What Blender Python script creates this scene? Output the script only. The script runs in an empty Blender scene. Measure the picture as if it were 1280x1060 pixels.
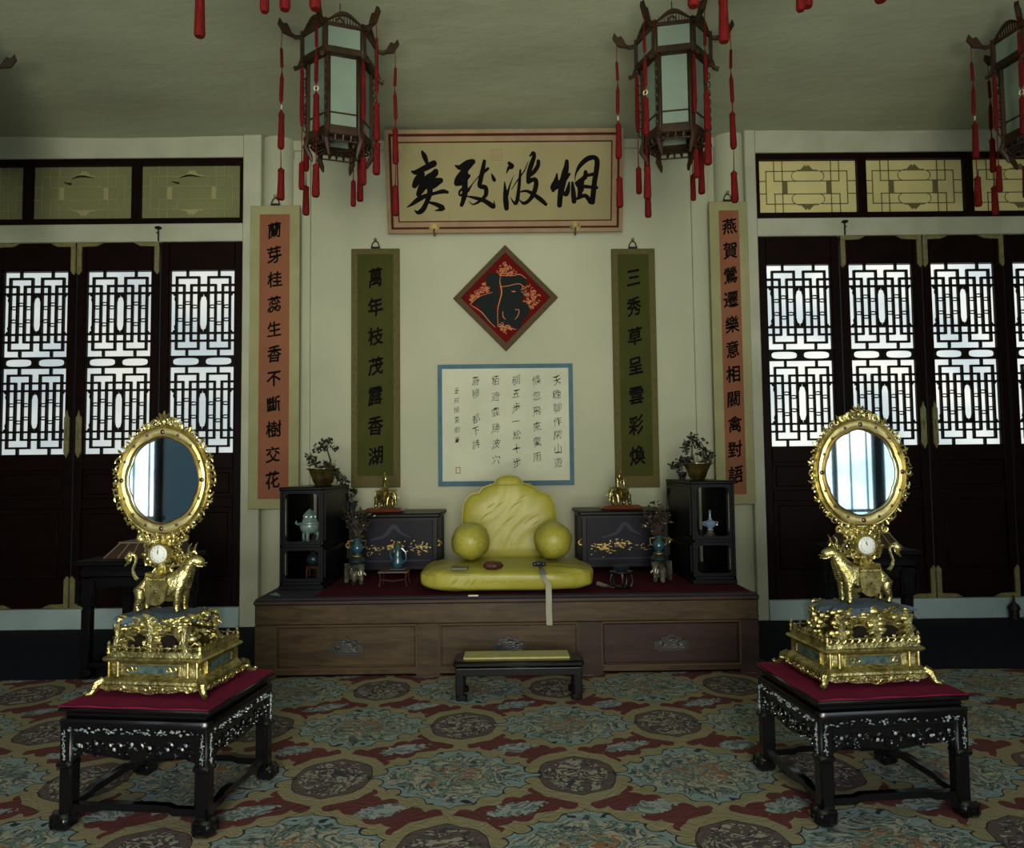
import bpy, bmesh, math, random
from mathutils import Vector, Matrix
random.seed(7)
S = bpy.context.scene
COL = S.collection
PI = math.pi
cos, sin = math.cos, math.sin

# ---------------------------------------------------------------- camera
F = 950.0
cam_d = bpy.data.cameras.new('camera'); cam = bpy.data.objects.new('camera', cam_d); COL.objects.link(cam)
cam_d.sensor_width = 36; cam_d.lens = 36 * F / 1280; cam_d.clip_start = .05
yaw, pitch, roll = math.radians(-.42), math.radians(3.3), math.radians(-.65)
RM = Matrix.Rotation(yaw, 3, 'Z') @ Matrix.Rotation(PI / 2 + pitch, 3, 'X') @ Matrix.Rotation(roll, 3, 'Z')
cam.matrix_world = Matrix.Translation((0, 0, 1.2)) @ RM.to_4x4()
S.camera = cam

def ray(px, py): return RM @ Vector(((px - 640) / F, -(py - 530) / F, -1))
def P(px, py, Y):                                   # a pixel of the photograph to a point at depth Y
    d = ray(px, py); t = Y / d.y; return Vector((d.x * t, Y, 1.2 + d.z * t))
def PG(px, py, z):                                  # ... or on the horizontal plane z
    d = ray(px, py); t = (z - 1.2) / d.z; return Vector((d.x * t, d.y * t, z))

# ---------------------------------------------------------------- light
S.view_settings.view_transform = 'Standard'; S.view_settings.look = 'None'
S.view_settings.exposure = 0; S.view_settings.gamma = 1; S.view_settings.use_curve_mapping = False
W = bpy.data.worlds.new('sky'); S.world = W; W.use_nodes = True
bg = W.node_tree.nodes['Background']; bg.inputs[0].default_value = (.80, .93, 1, 1); bg.inputs[1].default_value = .9
def area(name, loc, rx, rz, sx, sy, power, col):
    l = bpy.data.lights.new(name, 'AREA'); l.shape = 'RECTANGLE'; l.size = sx; l.size_y = sy; l.energy = power; l.color = col
    o = bpy.data.objects.new(name, l); COL.objects.link(o); o.location = loc; o.rotation_euler = (rx, 0, rz); return o
# daylight falling through the open doorway behind the camera, and an added lamp aimed up to brighten the ceiling
area('doorway_daylight', (.3, -5.0, 2.0), PI / 2, .03, 2.4, 3.0, 530, (1.0, .97, .82))
area('ceiling_fill_light', (-.2, -3.3, .05), PI, 0, 2.4, 2.2, 880, (1.0, .97, .80))

# ---------------------------------------------------------------- materials
def lin(h):
    if isinstance(h, str):
        c = [int(h[i:i + 2], 16) / 255 for i in (0, 2, 4)]
    else: c = [x / 255 for x in h]
    return tuple(((x / 12.92) if x <= .04045 else ((x + .055) / 1.055) ** 2.4) for x in c) + (1,)
class Ex:                                           # arithmetic on node sockets
    nt = None
    def __init__(s, v): s.v = v
    def _m(s, op, *a):
        n = Ex.nt.nodes.new('ShaderNodeMath'); n.operation = op
        for i, x in enumerate((s,) + a):
            x = x.v if isinstance(x, Ex) else x
            if isinstance(x, (int, float)): n.inputs[i].default_value = x
            else: Ex.nt.links.new(x, n.inputs[i])
        return Ex(n.outputs[0])
    def __add__(s, o): return s._m('ADD', o)
    def __sub__(s, o): return s._m('SUBTRACT', o)
    def __mul__(s, o): return s._m('MULTIPLY', o)
    def __pow__(s, o): return s._m('POWER', o)
    def abs(s): return s._m('ABSOLUTE')
    def sin(s): return s._m('SINE')
    def min(s, o): return s._m('MINIMUM', o)
    def max(s, o): return s._m('MAXIMUM', o)
    def lt(s, o): return s._m('LESS_THAN', o)
    def gt(s, o): return s._m('GREATER_THAN', o)
    def wrap(s): n = s._m('FRACT'); return n - .5
def mixc(nt, f, a, b):
    n = nt.nodes.new('ShaderNodeMix'); n.data_type = 'RGBA'
    for i, x in ((0, f), (6, a), (7, b)):
        x = x.v if isinstance(x, Ex) else x
        if isinstance(x, (int, float, tuple)): n.inputs[i].default_value = x
        else: nt.links.new(x, n.inputs[i])
    return n.outputs[2]
def noise(nt, vec, scale, detail=3, dist=0, rough=.55, stretch=None):
    n = nt.nodes.new('ShaderNodeTexNoise'); n.inputs['Scale'].default_value = scale; n.inputs['Detail'].default_value = detail
    n.inputs['Distortion'].default_value = dist; n.inputs['Roughness'].default_value = rough
    if stretch:
        m = nt.nodes.new('ShaderNodeMapping'); m.inputs['Scale'].default_value = stretch; nt.links.new(vec, m.inputs[0]); vec = m.outputs[0]
    nt.links.new(vec, n.inputs['Vector']); return n.outputs[0]
def ramp(nt, fac, stops):
    r = nt.nodes.new('ShaderNodeValToRGB'); e = r.color_ramp.elements
    while len(e) < len(stops): e.new(.5)
    for i, (p, c) in enumerate(stops): e[i].position = p; e[i].color = c
    nt.links.new(fac, r.inputs[0]); return r.outputs[0]
def M(name, col, rough=.5, metal=0, col2=None, scale=6, stretch=None, bump=0, bscale=40, bstretch=None, spec=.5, emit=0, dist=0, coat=0, sheen=0, lo=.35, hi=.65, trans=0):
    m = bpy.data.materials.new(name); m.use_nodes = True; nt = m.node_tree; b = nt.nodes['Principled BSDF']
    tc = nt.nodes.new('ShaderNodeTexCoord').outputs['Object']
    c1 = lin(col)
    b.inputs['Base Color'].default_value = c1
    if col2:
        f = noise(nt, tc, scale, 4, dist, stretch=stretch)
        o = ramp(nt, f, [(lo, c1), (hi, lin(col2))])
        nt.links.new(o, b.inputs['Base Color'])
        if emit: nt.links.new(o, b.inputs['Emission Color'])
    if emit:
        b.inputs['Emission Strength'].default_value = emit
        if not col2: b.inputs['Emission Color'].default_value = c1
    b.inputs['Roughness'].default_value = rough; b.inputs['Metallic'].default_value = metal
    b.inputs['Specular IOR Level'].default_value = spec; b.inputs['Coat Weight'].default_value = coat
    b.inputs['Coat Roughness'].default_value = .12
    b.inputs['Sheen Weight'].default_value = sheen
    b.inputs['Transmission Weight'].default_value = trans
    if bump:
        bn = nt.nodes.new('ShaderNodeBump'); bn.inputs['Strength'].default_value = bump; bn.inputs['Distance'].default_value = .01
        nt.links.new(noise(nt, tc, bscale, 4, stretch=bstretch), bn.inputs['Height']); nt.links.new(bn.outputs[0], b.inputs['Normal'])
    return m
X = {}
X['wall'] = M('wall_plaster', 'ABAC94', .85, col2='A0A38B', scale=1.2, bump=.25, bscale=5)
X['ceil'] = M('ceiling_paper', 'A3A88E', .7, col2='979C84', scale=1.0, bump=.9, bscale=3.2, bstretch=(1, 1.6, 1))
X['beam'] = M('white_paint', 'A9AC97', .6, col2='9B9E88', scale=3, bump=.15)
X['floor'] = M('dark_floor_felt', '1E1F2B', .9, spec=.1, col2='1C1C28', scale=3, bump=.3, bscale=30)
X['door'] = M('dark_door_lacquer', '150604', .45, col2='0D0302', scale=4, stretch=(1, 1, 6), spec=.1)
X['lat'] = M('lattice_wood', '100B07', .6, spec=.15)
X['brass'] = M('old_brass', '8A8457', .45, .35, col2='6F6A45', scale=20)
X['gold'] = M('gilt_bronze', 'C2B880', .27, .92, col2='6C6238', scale=24, bump=.5, bscale=70, lo=.38, hi=.7)
X['gold2'] = M('bright_gilt', 'CCBF80', .27, .9, col2='857740', scale=30)
X['gold_s'] = M('smooth_gilt_frame', 'BDB17C', .36, .88, col2='8E8250', scale=12, bump=.12, bscale=30)
X['gold3'] = M('dull_gilt', '857848', .45, .7, col2='453C20', scale=16, bump=.5, bscale=80)
X['gem'] = M('dark_gem', '2E1710', .15, coat=.6)
X['pane'] = None
X['pink'] = M('pinkish_silk_mount', '8C7458', .8, col2='806A4E', scale=8)
X['cream'] = M('plaque_silk', '8C845C', .8, col2='827A54', scale=2)
X['ink'] = M('black_ink', '0E0D0B', .9, spec=.08)
X['ltext'] = M('ink_on_paper', '2A2A22', .9, spec=.1)
X['redline'] = M('dark_red_frame', '431A0E', .8, spec=.15)
X['green'] = M('green_scroll', '3C3E14', .8, spec=.2, col2='353810', scale=3)
X['greenb'] = M('green_brocade_edge', '524B1E', .8, col2='474018', scale=30)
X['orange'] = M('orange_paper', '804E33', .8, col2='77452D', scale=3)
X['mount'] = M('cream_mount', '918F66', .8, col2='86835C', scale=4)
X['blueb'] = M('blue_border', '476878', .8, col2='3C5D6C', scale=9)
X['paper'] = M('poem_paper', 'C0C2AC', .85, col2='B4B6A0', scale=3, bump=.2, bscale=6)
X['redpap'] = M('red_lacquer_paper', '580D0B', .85, spec=.1)
X['fuink'] = M('blue_black_ink', '1B2120', .85, spec=.12)
X['dframe'] = M('brown_cloth_frame', '4E3E2C', .85, spec=.2)
X['dgold'] = M('gold_paint', 'B4744C', .7, spec=.2)
X['yellow'] = M('yellow_satin', '9E993E', .42, col2='928C34', scale=4, bump=.35, bscale=9, bstretch=(1, 1, .5), spec=.4)
X['wood'] = M('brown_wood', '46361F', .5, spec=.25, col2='2F2110', scale=3, stretch=(1.2, 3, 7), dist=1.2, bump=.1, bscale=20)
X['woodd'] = M('dark_wood_frame', '332319', .5, col2='21150E', spec=.3, scale=3, stretch=(1.2, 3, 6), dist=1)
X['woodr_shade'] = M('reddish_shaded_wood', '34201A', .5, spec=.25, col2='241410', scale=3, stretch=(1.2, 3, 6), dist=1)  # reddish wood, also darkened for the shade at the platform's right end
X['carve'] = M('carved_dark', '1E1B1B', .4, col2='2C2826', scale=30)
X['felt'] = M('maroon_felt', '4A1020', .95, spec=.1, col2='3E0D1B', scale=8)
X['navy'] = M('navy_edge', '1D1A2E', .8)
X['redcl'] = M('crimson_cloth', '6E1C3A', .95, col2='601831', scale=5, spec=.08)
X['black'] = M('black_lacquer', '060509', .25, coat=.35, spec=.4)
X['blackm'] = M('black_lacquer_matt', '08070C', .4, spec=.13)
X['pearl'] = M('pearl_inlay', 'AEB8B2', .25, .1, col2='5D6C80', scale=60, coat=.4)
X['gilt'] = M('gilt_painting', 'A8904A', .4, .5, col2='5E4C22', scale=60)
X['gilt2'] = M('grey_painting', '1F2233', .5, spec=.2)
X['rwood'] = M('rosewood', '42251C', .35, col2='2E1812', scale=6, stretch=(1, 4, 4), coat=.3)
X['rwood2'] = M('red_brown_wood', '5A2A1A', .35, coat=.4)
X['celadon'] = M('celadon_jade', '6D8480', .3, col2='566B68', scale=14, coat=.4)
X['cloi'] = M('blue_enamel', '28525E', .25, col2='14303A', scale=30, coat=.5)
X['bronze'] = M('dark_bronze', '1D2A30', .35, .3)
X['silver'] = M('grey_stone', '6E6C5C', .25, .3, col2='2A2A24', scale=18, coat=.5)
X['ivory'] = M('ivory_white', 'C9C3A8', .4)
X['leaf'] = M('dark_jade_leaf', '3A3E30', .3, .35, col2='1C1E16', scale=14, coat=.3)
X['leaf2'] = M('bronze_leaf', '4A3A2A', .35, col2='22201A', scale=14, coat=.3)
X['twig'] = M('twig', '33281C', .6)
X['pot'] = M('brass_pot', '6E6236', .3, .7, col2='3A3218', scale=10)
X['potd'] = M('dark_pot', '2A2A2A', .4)
X['tab'] = M('green_stone_tablet', '4A503C', .5)
X['lacq'] = M('red_brown_lacquer', '4E2420', .4, col2='381815', scale=30, bump=.5, bscale=60)
X['strap'] = M('grey_silk_ribbon', '8C8F78', .7)
X['pad'] = M('straw_pad', 'A8A46C', .8, col2='9C985F', scale=20)
X['lanw'] = M('lantern_wood', '30200F', .5, spec=.25, col2='1D120A', scale=8, bump=.2)
X['lglass'] = M('lantern_silk', '6A7B6C', .6, col2='637264', scale=4)
X['tassel'] = M('red_silk', '620F0F', .85, col2='400A09', scale=30, stretch=(6, 6, .5), spec=.12)
X['tasseld'] = M('dark_red_cord', '3E0E0B', .85, spec=.1)
X['cord'] = M('cord', '6A6048', .7)
X['jring'] = M('jade_ring', 'B4B090', .3)
X['mirror'] = M('mirror_glass', 'C4D8DC', .025, 1)
X['dial'] = M('white_enamel', 'CDD2CE', .3, coat=.3)
X['num'] = M('dial_black', '15161A', .5)
X['bluecl'] = M('slate_blue_rock', '3E5060', .55, col2='32424F', scale=10, bump=.6, bscale=14)
X['bluegl'] = M('blue_enamel_panel', '2C4048', .15, col2='50645E', scale=40, coat=.6)
X['blueg'] = M('pale_blue_glass', '708698', .15, coat=.6)
X['iron'] = M('dark_iron', '15140F', .5, .4)
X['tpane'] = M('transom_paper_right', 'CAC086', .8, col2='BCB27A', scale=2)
X['tpanel'] = M('transom_paper_left_dimmed', '72734C', .85, col2='666845', scale=2)  # same paper as the right, darkened for the dim light on this side
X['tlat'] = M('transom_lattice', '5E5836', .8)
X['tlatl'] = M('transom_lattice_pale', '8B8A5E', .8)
X['seal'] = M('seal_red', '8A6848', .8)
X['bead'] = M('glass_bead', 'E6E6F0', .05, trans=.6)
X['brownp'] = M('brown_panel', '3A2818', .5, col2='2A1C10', scale=6)
X['strip'] = M('pale_strip', '6E6450', .5)
def pane_mat(name, a, b, c, strength):              # paper-glass lit by the daylight outside
    m = bpy.data.materials.new(name); m.use_nodes = True; nt = m.node_tree; p = nt.nodes['Principled BSDF']
    g = nt.nodes.new('ShaderNodeNewGeometry').outputs['Position']
    f = noise(nt, g, 1.5, 2, .3, stretch=(1, 1, 1.3)); o = ramp(nt, f, [(.35, lin(a)), (.5, lin(b)), (.64, lin(c))])
    nt.links.new(o, p.inputs['Emission Color']); p.inputs['Emission Strength'].default_value = strength
    p.inputs['Base Color'].default_value = (.15, .15, .15, 1); p.inputs['Roughness'].default_value = .4
    return m
X['pane_l'] = pane_mat('lit_pane_left', 'B6C4C8', 'CCD6D4', 'E2E4DA', .9)
X['pane_r'] = pane_mat('lit_pane_right', 'C6D6DA', 'E6EEEA', 'FFFDF2', .98)
X['pane_f'] = pane_mat('lit_pane_front', 'B8D0DC', 'E8F4FA', 'FFFFFF', 3.0)

X['blue_glow'] = pane_mat('glowing_slate_blue_panel', '3E5A6C', '46606C', '587078', .55)  # glow of the panel added for the left mirror to reflect
def carpet_mat():
    m = bpy.data.materials.new('figured_carpet'); m.use_nodes = True; nt = m.node_tree; b = nt.nodes['Principled BSDF']
    Ex.nt = nt; tc = nt.nodes.new('ShaderNodeTexCoord').outputs['Object']
    sp = nt.nodes.new('ShaderNodeSeparateXYZ'); nt.links.new(tc, sp.inputs[0]); x, y = Ex(sp.outputs[0]), Ex(sp.outputs[1])
    A, B = .943, .58
    wob = Ex(noise(nt, tc, 14, 2)) - .5
    p = (x - (-.213)) * (1 / A); q = (y - 3.01) * (1 / (2 * B))
    def fold(ox, oy): return ((p + (.5 + ox)).wrap() * A, (q + (.5 + oy)).wrap() * (2 * B))
    def shape(u, v, rx, ry, e1, e2, k):
        sc = ((u * k).sin() * (v * k).sin()).abs()
        return ((u.abs() * (1 / rx)) ** e1) + ((v.abs() * (1 / ry)) ** e2) + sc * .22 + wob * .22
    u1, v1 = fold(0, 0); u2, v2 = fold(.5, .5); u3, v3 = fold(.5, 0); u4, v4 = fold(0, .5)
    big = shape(u1, v1, .325, .275, 1.2, 1.45, 38).min(shape(u2, v2, .325, .275, 1.2, 1.45, 38))
    sml = shape(u3, v3, .15, .185, 2, 2, 24).min(shape(u4, v4, .15, .185, 2, 2, 24))
    s1 = (p * 2).wrap() * (A / 2); s2 = (q * 2).wrap() * B
    spr = (((s1 * .9 + s2 * .5).abs() * (1 / .125)) ** 1.5) + (((s2 * .9 - s1 * .45).abs() * (1 / .055)) ** 1.5) + (Ex(noise(nt, tc, 45, 1)) - .5) * 1.6
    n1 = Ex(noise(nt, tc, 9, 3, 1.6)); sw = (n1 * 34).sin()
    n2 = Ex(noise(nt, tc, 7, 2, 2.4)); sw2 = (n2 * 30).sin()
    n3 = Ex(noise(nt, tc, 5, 2))
    ltb, cream, dk, org, gold, red, mauve = map(lin, ('747E80', '9C9684', '3E474C', '82624A', '857C56', '6A332E', '564A4C'))
    gold2 = mixc(nt, n3, lin('8C866C'), lin('787258'))
    redc = mixc(nt, n3, lin('63393A'), lin('522C2C'))
    inb = mixc(nt, sw.gt(.55), ltb, cream); inb = mixc(nt, sw.lt(-.62), inb, dk)
    inb = mixc(nt, (sw2.gt(.6)) * (big.lt(.42)), inb, org); inb = mixc(nt, (sw2.lt(-.7)), inb, lin('5C7068'))
    inb = mixc(nt, big.gt(.86), inb, lin('76898C'))
    ins = mixc(nt, sw.gt(.2), mauve, lin('8E8C80')); ins = mixc(nt, sw2.gt(.6), ins, lin('3C3A42')); ins = mixc(nt, sml.gt(.75), ins, mauve)
    c = mixc(nt, spr.lt(.85), redc, mixc(nt, sw.gt(0), lin('8A9494'), lin('5E6A70')))
    bord = (big.lt(1.36)).max(sml.lt(1.85))
    c = mixc(nt, bord, c, gold2)
    c = mixc(nt, sml.lt(1.06), c, lin('2E2A28')); c = mixc(nt, sml.lt(1.0), c, ins)
    c = mixc(nt, big.lt(1.05), c, lin('2E3034')); c = mixc(nt, big.lt(1.0), c, inb)
    nt.links.new(c, b.inputs['Base Color']); b.inputs['Roughness'].default_value = .95; b.inputs['Specular IOR Level'].default_value = .15
    bn = nt.nodes.new('ShaderNodeBump'); bn.inputs['Strength'].default_value = .35; bn.inputs['Distance'].default_value = .004
    nt.links.new((sw * .5).v, bn.inputs['Height']); nt.links.new(bn.outputs[0], b.inputs['Normal'])
    return m
X['carpet'] = carpet_mat()

# ---------------------------------------------------------------- mesh building
class MB:
    def __init__(s): s.v = []; s.f = []; s.M = None
    def add(s, vs, fs):
        k = len(s.v)
        if s.M is not None: vs = [s.M @ Vector(v) for v in vs]
        s.v += [tuple(v) for v in vs]; s.f += [tuple(i + k for i in f) for f in fs]; return s
    def box(s, c, d, b=0):
        cx, cy, cz = c; hx, hy, hz = d[0] / 2, d[1] / 2, d[2] / 2
        if not b:
            vs = [(cx + i * hx, cy + j * hy, cz + k * hz) for i in (-1, 1) for j in (-1, 1) for k in (-1, 1)]
            return s.add(vs, [(0, 1, 3, 2), (4, 6, 7, 5), (0, 4, 5, 1), (2, 3, 7, 6), (0, 2, 6, 4), (1, 5, 7, 3)])
        b = min(b, hx * .9, hy * .9, hz * .9); vs = []; ix = {}
        for i in (-1, 1):
            for j in (-1, 1):
                for k in (-1, 1):
                    for a in range(3):
                        o = [hx - b, hy - b, hz - b]; o[a] += b
                        ix[i, j, k, a] = len(vs); vs.append((cx + i * o[0], cy + j * o[1], cz + k * o[2]))
        fs = []
        for a in range(3):
            u, w = [(1, 2), (0, 2), (0, 1)][a]
            for sg in (-1, 1):
                q = []
                for (p1, p2) in ((-1, -1), (1, -1), (1, 1), (-1, 1)):
                    t = [0, 0, 0]; t[a] = sg; t[u] = p1; t[w] = p2; q.append(ix[t[0], t[1], t[2], a])
                fs.append(q if (sg > 0) ^ (a == 1) else q[::-1])
        for a in range(3):
            u, w = [(1, 2), (0, 2), (0, 1)][a]
            for p1 in (-1, 1):
                for p2 in (-1, 1):
                    t = [0, 0, 0]; t[u] = p1; t[w] = p2; t0 = t[:]; t1 = t[:]; t0[a] = -1; t1[a] = 1
                    fs.append((ix[(*t0, u)], ix[(*t1, u)], ix[(*t1, w)], ix[(*t0, w)]))
        for i in (-1, 1):
            for j in (-1, 1):
                for k in (-1, 1): fs.append((ix[i, j, k, 0], ix[i, j, k, 1], ix[i, j, k, 2]))
        return s.add(vs, fs)
    def bx(s, a, b, bev=0):
        return s.box([(a[i] + b[i]) / 2 for i in range(3)], [abs(b[i] - a[i]) for i in range(3)], bev)
    def tube(s, pts, r, n=6, closed=False, flat=None):
        pts = [Vector(p) for p in pts]; m = len(pts); R = r if isinstance(r, (list, tuple)) else [r] * m
        vs = []; fs = []; nr = None
        for i, p in enumerate(pts):
            t = (pts[(i + 1) % m] - pts[i - 1]) if closed else (pts[min(i + 1, m - 1)] - pts[max(i - 1, 0)])
            t = t.normalized() if t.length > 1e-9 else Vector((0, 0, 1))
            if nr is None: nr = t.orthogonal().normalized()
            nr = nr - t * nr.dot(t)
            nr = nr.normalized() if nr.length > 1e-6 else t.orthogonal().normalized()
            bn = t.cross(nr)
            for k in range(n):
                a = 2 * PI * k / n; vs.append(p + (nr * cos(a) + bn * sin(a)) * R[i])
        for i in range(m if closed else m - 1):
            j = (i + 1) % m
            for k in range(n): fs.append((i * n + k, i * n + (k + 1) % n, j * n + (k + 1) % n, j * n + k))
        if not closed: fs.append(tuple(range(n))[::-1]); fs.append(tuple((m - 1) * n + k for k in range(n)))
        return s.add(vs, fs)
    def cyl(s, a, b, r, r2=None, n=12): return s.tube([a, b], [r, r if r2 is None else r2], n)
    def lathe(s, prof, c=(0, 0, 0), n=20, sx=1, sy=1, lobes=0, la=0, caps=True):
        vs = []; fs = []
        for (r, z) in prof:
            for k in range(n):
                a = 2 * PI * k / n; q = r * (1 + la * cos(lobes * a)) if lobes else r
                vs.append((c[0] + q * sx * cos(a), c[1] + q * sy * sin(a), c[2] + z))
        for i in range(len(prof) - 1):
            for k in range(n): fs.append((i * n + k, i * n + (k + 1) % n, (i + 1) * n + (k + 1) % n, (i + 1) * n + k))
        if caps: fs.append(tuple(range(n))[::-1]); fs.append(tuple((len(prof) - 1) * n + k for k in range(n)))
        return s.add(vs, fs)
    def ball(s, c, r, n=10, m=6):
        if isinstance(r, (int, float)): r = (r, r, r)
        vs = [(c[0], c[1], c[2] - r[2])]
        for i in range(1, m):
            t = -PI / 2 + PI * i / m
            for k in range(n): a = 2 * PI * k / n; vs.append((c[0] + r[0] * cos(t) * cos(a), c[1] + r[1] * cos(t) * sin(a), c[2] + r[2] * sin(t)))
        vs.append((c[0], c[1], c[2] + r[2])); L = len(vs) - 1
        fs = [(0, 1 + (k + 1) % n, 1 + k) for k in range(n)]
        for i in range(m - 2):
            for k in range(n): a = 1 + i * n; fs.append((a + k, a + (k + 1) % n, a + n + (k + 1) % n, a + n + k))
        a = 1 + (m - 2) * n; fs += [(a + k, a + (k + 1) % n, L) for k in range(n)]
        return s.add(vs, fs)
    def prism(s, poly, y0, y1):                      # polygon in x,z extruded along y
        n = len(poly); vs = [(x, y0, z) for x, z in poly] + [(x, y1, z) for x, z in poly]
        fs = [tuple(range(n)), tuple(range(n, 2 * n))[::-1]] + [(i, i + n, (i + 1) % n + n, (i + 1) % n) for i in range(n)]
        return s.add(vs, fs)
    def ring(s, outer, inner, y0, y1):               # frame between two outlines of equal length
        n = len(outer); vs = [(x, y, z) for y in (y0, y1) for L in (outer, inner) for x, z in L]; fs = []
        for i in range(n):
            j = (i + 1) % n
            fs += [(i, j, n + j, n + i), (2 * n + j, 2 * n + i, 3 * n + i, 3 * n + j), (j, i, 2 * n + i, 2 * n + j), (n + i, n + j, 3 * n + j, 3 * n + i)]
        return s.add(vs, fs)
    def stroke(s, pts, y, cap=True):                 # brush stroke, (x, z, width) points, in the plane y
        q = []
        for i in range(len(pts) - 1):                # smooth
            p0, p1, p2, p3 = pts[max(i - 1, 0)], pts[i], pts[i + 1], pts[min(i + 2, len(pts) - 1)]
            for k in range(4):
                t = k / 4; q.append([.5 * (2 * p1[a] + (p2[a] - p0[a]) * t + (2 * p0[a] - 5 * p1[a] + 4 * p2[a] - p3[a]) * t * t + (3 * p1[a] - p0[a] - 3 * p2[a] + p3[a]) * t ** 3) for a in range(3)])
        q.append(list(pts[-1])); vs = []; fs = []
        for i, (x, z, w) in enumerate(q):
            a, b = q[max(i - 1, 0)], q[min(i + 1, len(q) - 1)]; d = Vector((b[0] - a[0], b[1] - a[1]))
            d = d.normalized() if d.length > 1e-9 else Vector((1, 0)); h = max(w, 1e-5) / 2
            vs += [(x - d.y * h, y + i * 1e-5, z + d.x * h), (x + d.y * h, y + i * 1e-5, z - d.x * h)]
            if i: k = 2 * i; fs.append((k - 2, k - 1, k + 1, k))
        s.add(vs, fs)
        if cap:
            for j, e in enumerate((q[0], q[-1])):
                s.add([(e[0] + e[2] / 2 * cos(a * PI / 5), y + 2e-4 + j * 8e-5, e[1] + e[2] / 2 * sin(a * PI / 5)) for a in range(10)], [tuple(range(10))])
        return s
    def build(s, name, mat, parent=None, loc=None, rotz=0, sharp=40, recalc=True):
        me = bpy.data.meshes.new(name); me.from_pydata(s.v, [], s.f); 
        if recalc:
            bm = bmesh.new(); bm.from_mesh(me); bmesh.ops.recalc_face_normals(bm, faces=bm.faces); bm.to_mesh(me); bm.free()
        me.polygons.foreach_set('use_smooth', [True] * len(me.polygons)); me.set_sharp_from_angle(angle=math.radians(sharp))
        me.materials.append(X[mat] if isinstance(mat, str) else mat)
        o = bpy.data.objects.new(name, me); COL.objects.link(o)
        if parent: o.parent = parent
        if loc is not None: o.location = loc
        if rotz: o.rotation_euler.z = rotz
        return o
def tag(o, label, cat, group=None):
    o['label'] = label; o['category'] = cat
    if group: o['group'] = group
    return o
def thing(name, label, cat, loc=(0, 0, 0), rotz=0, group=None):
    o = bpy.data.objects.new(name, None); COL.objects.link(o); o.location = loc; o.rotation_euler = (0, 0, rotz); o.empty_display_size = .1
    return tag(o, label, cat, group)
def struct(o): o['kind'] = 'structure'; return o
def copy_tree(o, parent=None):
    c = o.copy(); COL.objects.link(c); c.parent = parent
    for ch in list(o.children): copy_tree(ch, c)
    return c
def T(x=0, y=0, z=0, rz=0, rx=0, ry=0, s=1):
    return Matrix.Translation((x, y, z)) @ Matrix.Rotation(rz, 4, 'Z') @ Matrix.Rotation(ry, 4, 'Y') @ Matrix.Rotation(rx, 4, 'X') @ Matrix.Diagonal((s, s, s, 1))
def skin(name, nodes, edges, mat, parent, sub=2, mirror=1, smooth=True):
    """one continuous body grown over a skeleton of joints with radii"""
    bm = bmesh.new(); L = bm.verts.layers.skin.verify(); vv = []
    for i, n in enumerate(nodes):
        v = bm.verts.new((n[0] * mirror, n[1], n[2])); v[L].radius = (n[3], n[4] if len(n) > 4 else n[3]); v[L].use_root = (i == 0); vv.append(v)
    for a, b in edges: bm.edges.new((vv[a], vv[b]))
    me = bpy.data.meshes.new(name); bm.to_mesh(me); bm.free()
    o = bpy.data.objects.new(name, me); COL.objects.link(o)
    sk = o.modifiers.new('s', 'SKIN'); sk.branch_smoothing = .3; sk.use_smooth_shade = True
    ss = o.modifiers.new('u', 'SUBSURF'); ss.levels = sub; ss.render_levels = sub
    dg = bpy.context.evaluated_depsgraph_get(); dg.update()
    nm = bpy.data.meshes.new_from_object(o.evaluated_get(dg)); o.modifiers.clear(); o.data = nm; nm.name = name
    nm.materials.clear(); nm.materials.append(X[mat]); nm.polygons.foreach_set('use_smooth', [True] * len(nm.polygons))
    o.parent = parent; return o
_tc = {}
def glyph(ch, off=0.0):
    if (ch, off) in _tc: return _tc[ch, off]
    c = bpy.data.curves.new('g', 'FONT'); c.body = ch; c.size = 1; c.offset = off; c.resolution_u = 3
    o = bpy.data.objects.new('g', c); COL.objects.link(o); dg = bpy.context.evaluated_depsgraph_get(); dg.update()
    me = bpy.data.meshes.new_from_object(o.evaluated_get(dg))
    v = [(p.co.x, p.co.y) for p in me.vertices]; f = [tuple(p.vertices) for p in me.polygons]
    bpy.data.objects.remove(o); bpy.data.curves.remove(c); bpy.data.meshes.remove(me)
    if v:
        xs, ys = [a for a, b in v], [b for a, b in v]; cx, cy = (min(xs) + max(xs)) / 2, (min(ys) + max(ys)) / 2
        v = [(a - cx, b - cy) for a, b in v]
    _tc[ch, off] = (v, f); return v, f
def put_char(mb, ch, x, z, y, w, h, off=.02, shear=.0, rot=0, wav=.03):
    v, f = glyph(ch, 0.0 if off > 0 else off); ph = random.random() * 6
    for k in range(1 if off < 0 else 5):
      vs = []; dx, dz = ((0, 0), (1, .4), (-1, -.4), (.5, -1), (-.5, 1))[k]
      for a, b in v:
        a += dx * off; b += dz * off
        a2 = a + wav * sin(b * 6 + ph); b2 = b + wav * sin(a * 7 + ph * 2) + a * shear
        vs.append((x + (a2 * cos(rot) - b2 * sin(rot)) * w, y - k * 2e-4, z + (a2 * sin(rot) + b2 * cos(rot)) * h))
      mb.add(vs, f)
def scroll(mb, c, r, th, a0=0, turns=1.4, flip=1, n=14, plane='xz', rt=.35):
    """an ornamental C-scroll tube"""
    pts = []; R = []
    for i in range(n):
        t = i / (n - 1); a = a0 + flip * turns * 2 * PI * t; q = r * (1 - t * .8)
        dx, dz = q * cos(a), q * sin(a)
        pts.append((c[0] + dx, c[1], c[2] + dz) if plane == 'xz' else (c[0], c[1] + dx, c[2] + dz)); R.append(th * (rt + (1 - rt) * sin(PI * (.15 + .75 * t))))
    mb.tube(pts, R, 5)

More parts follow.
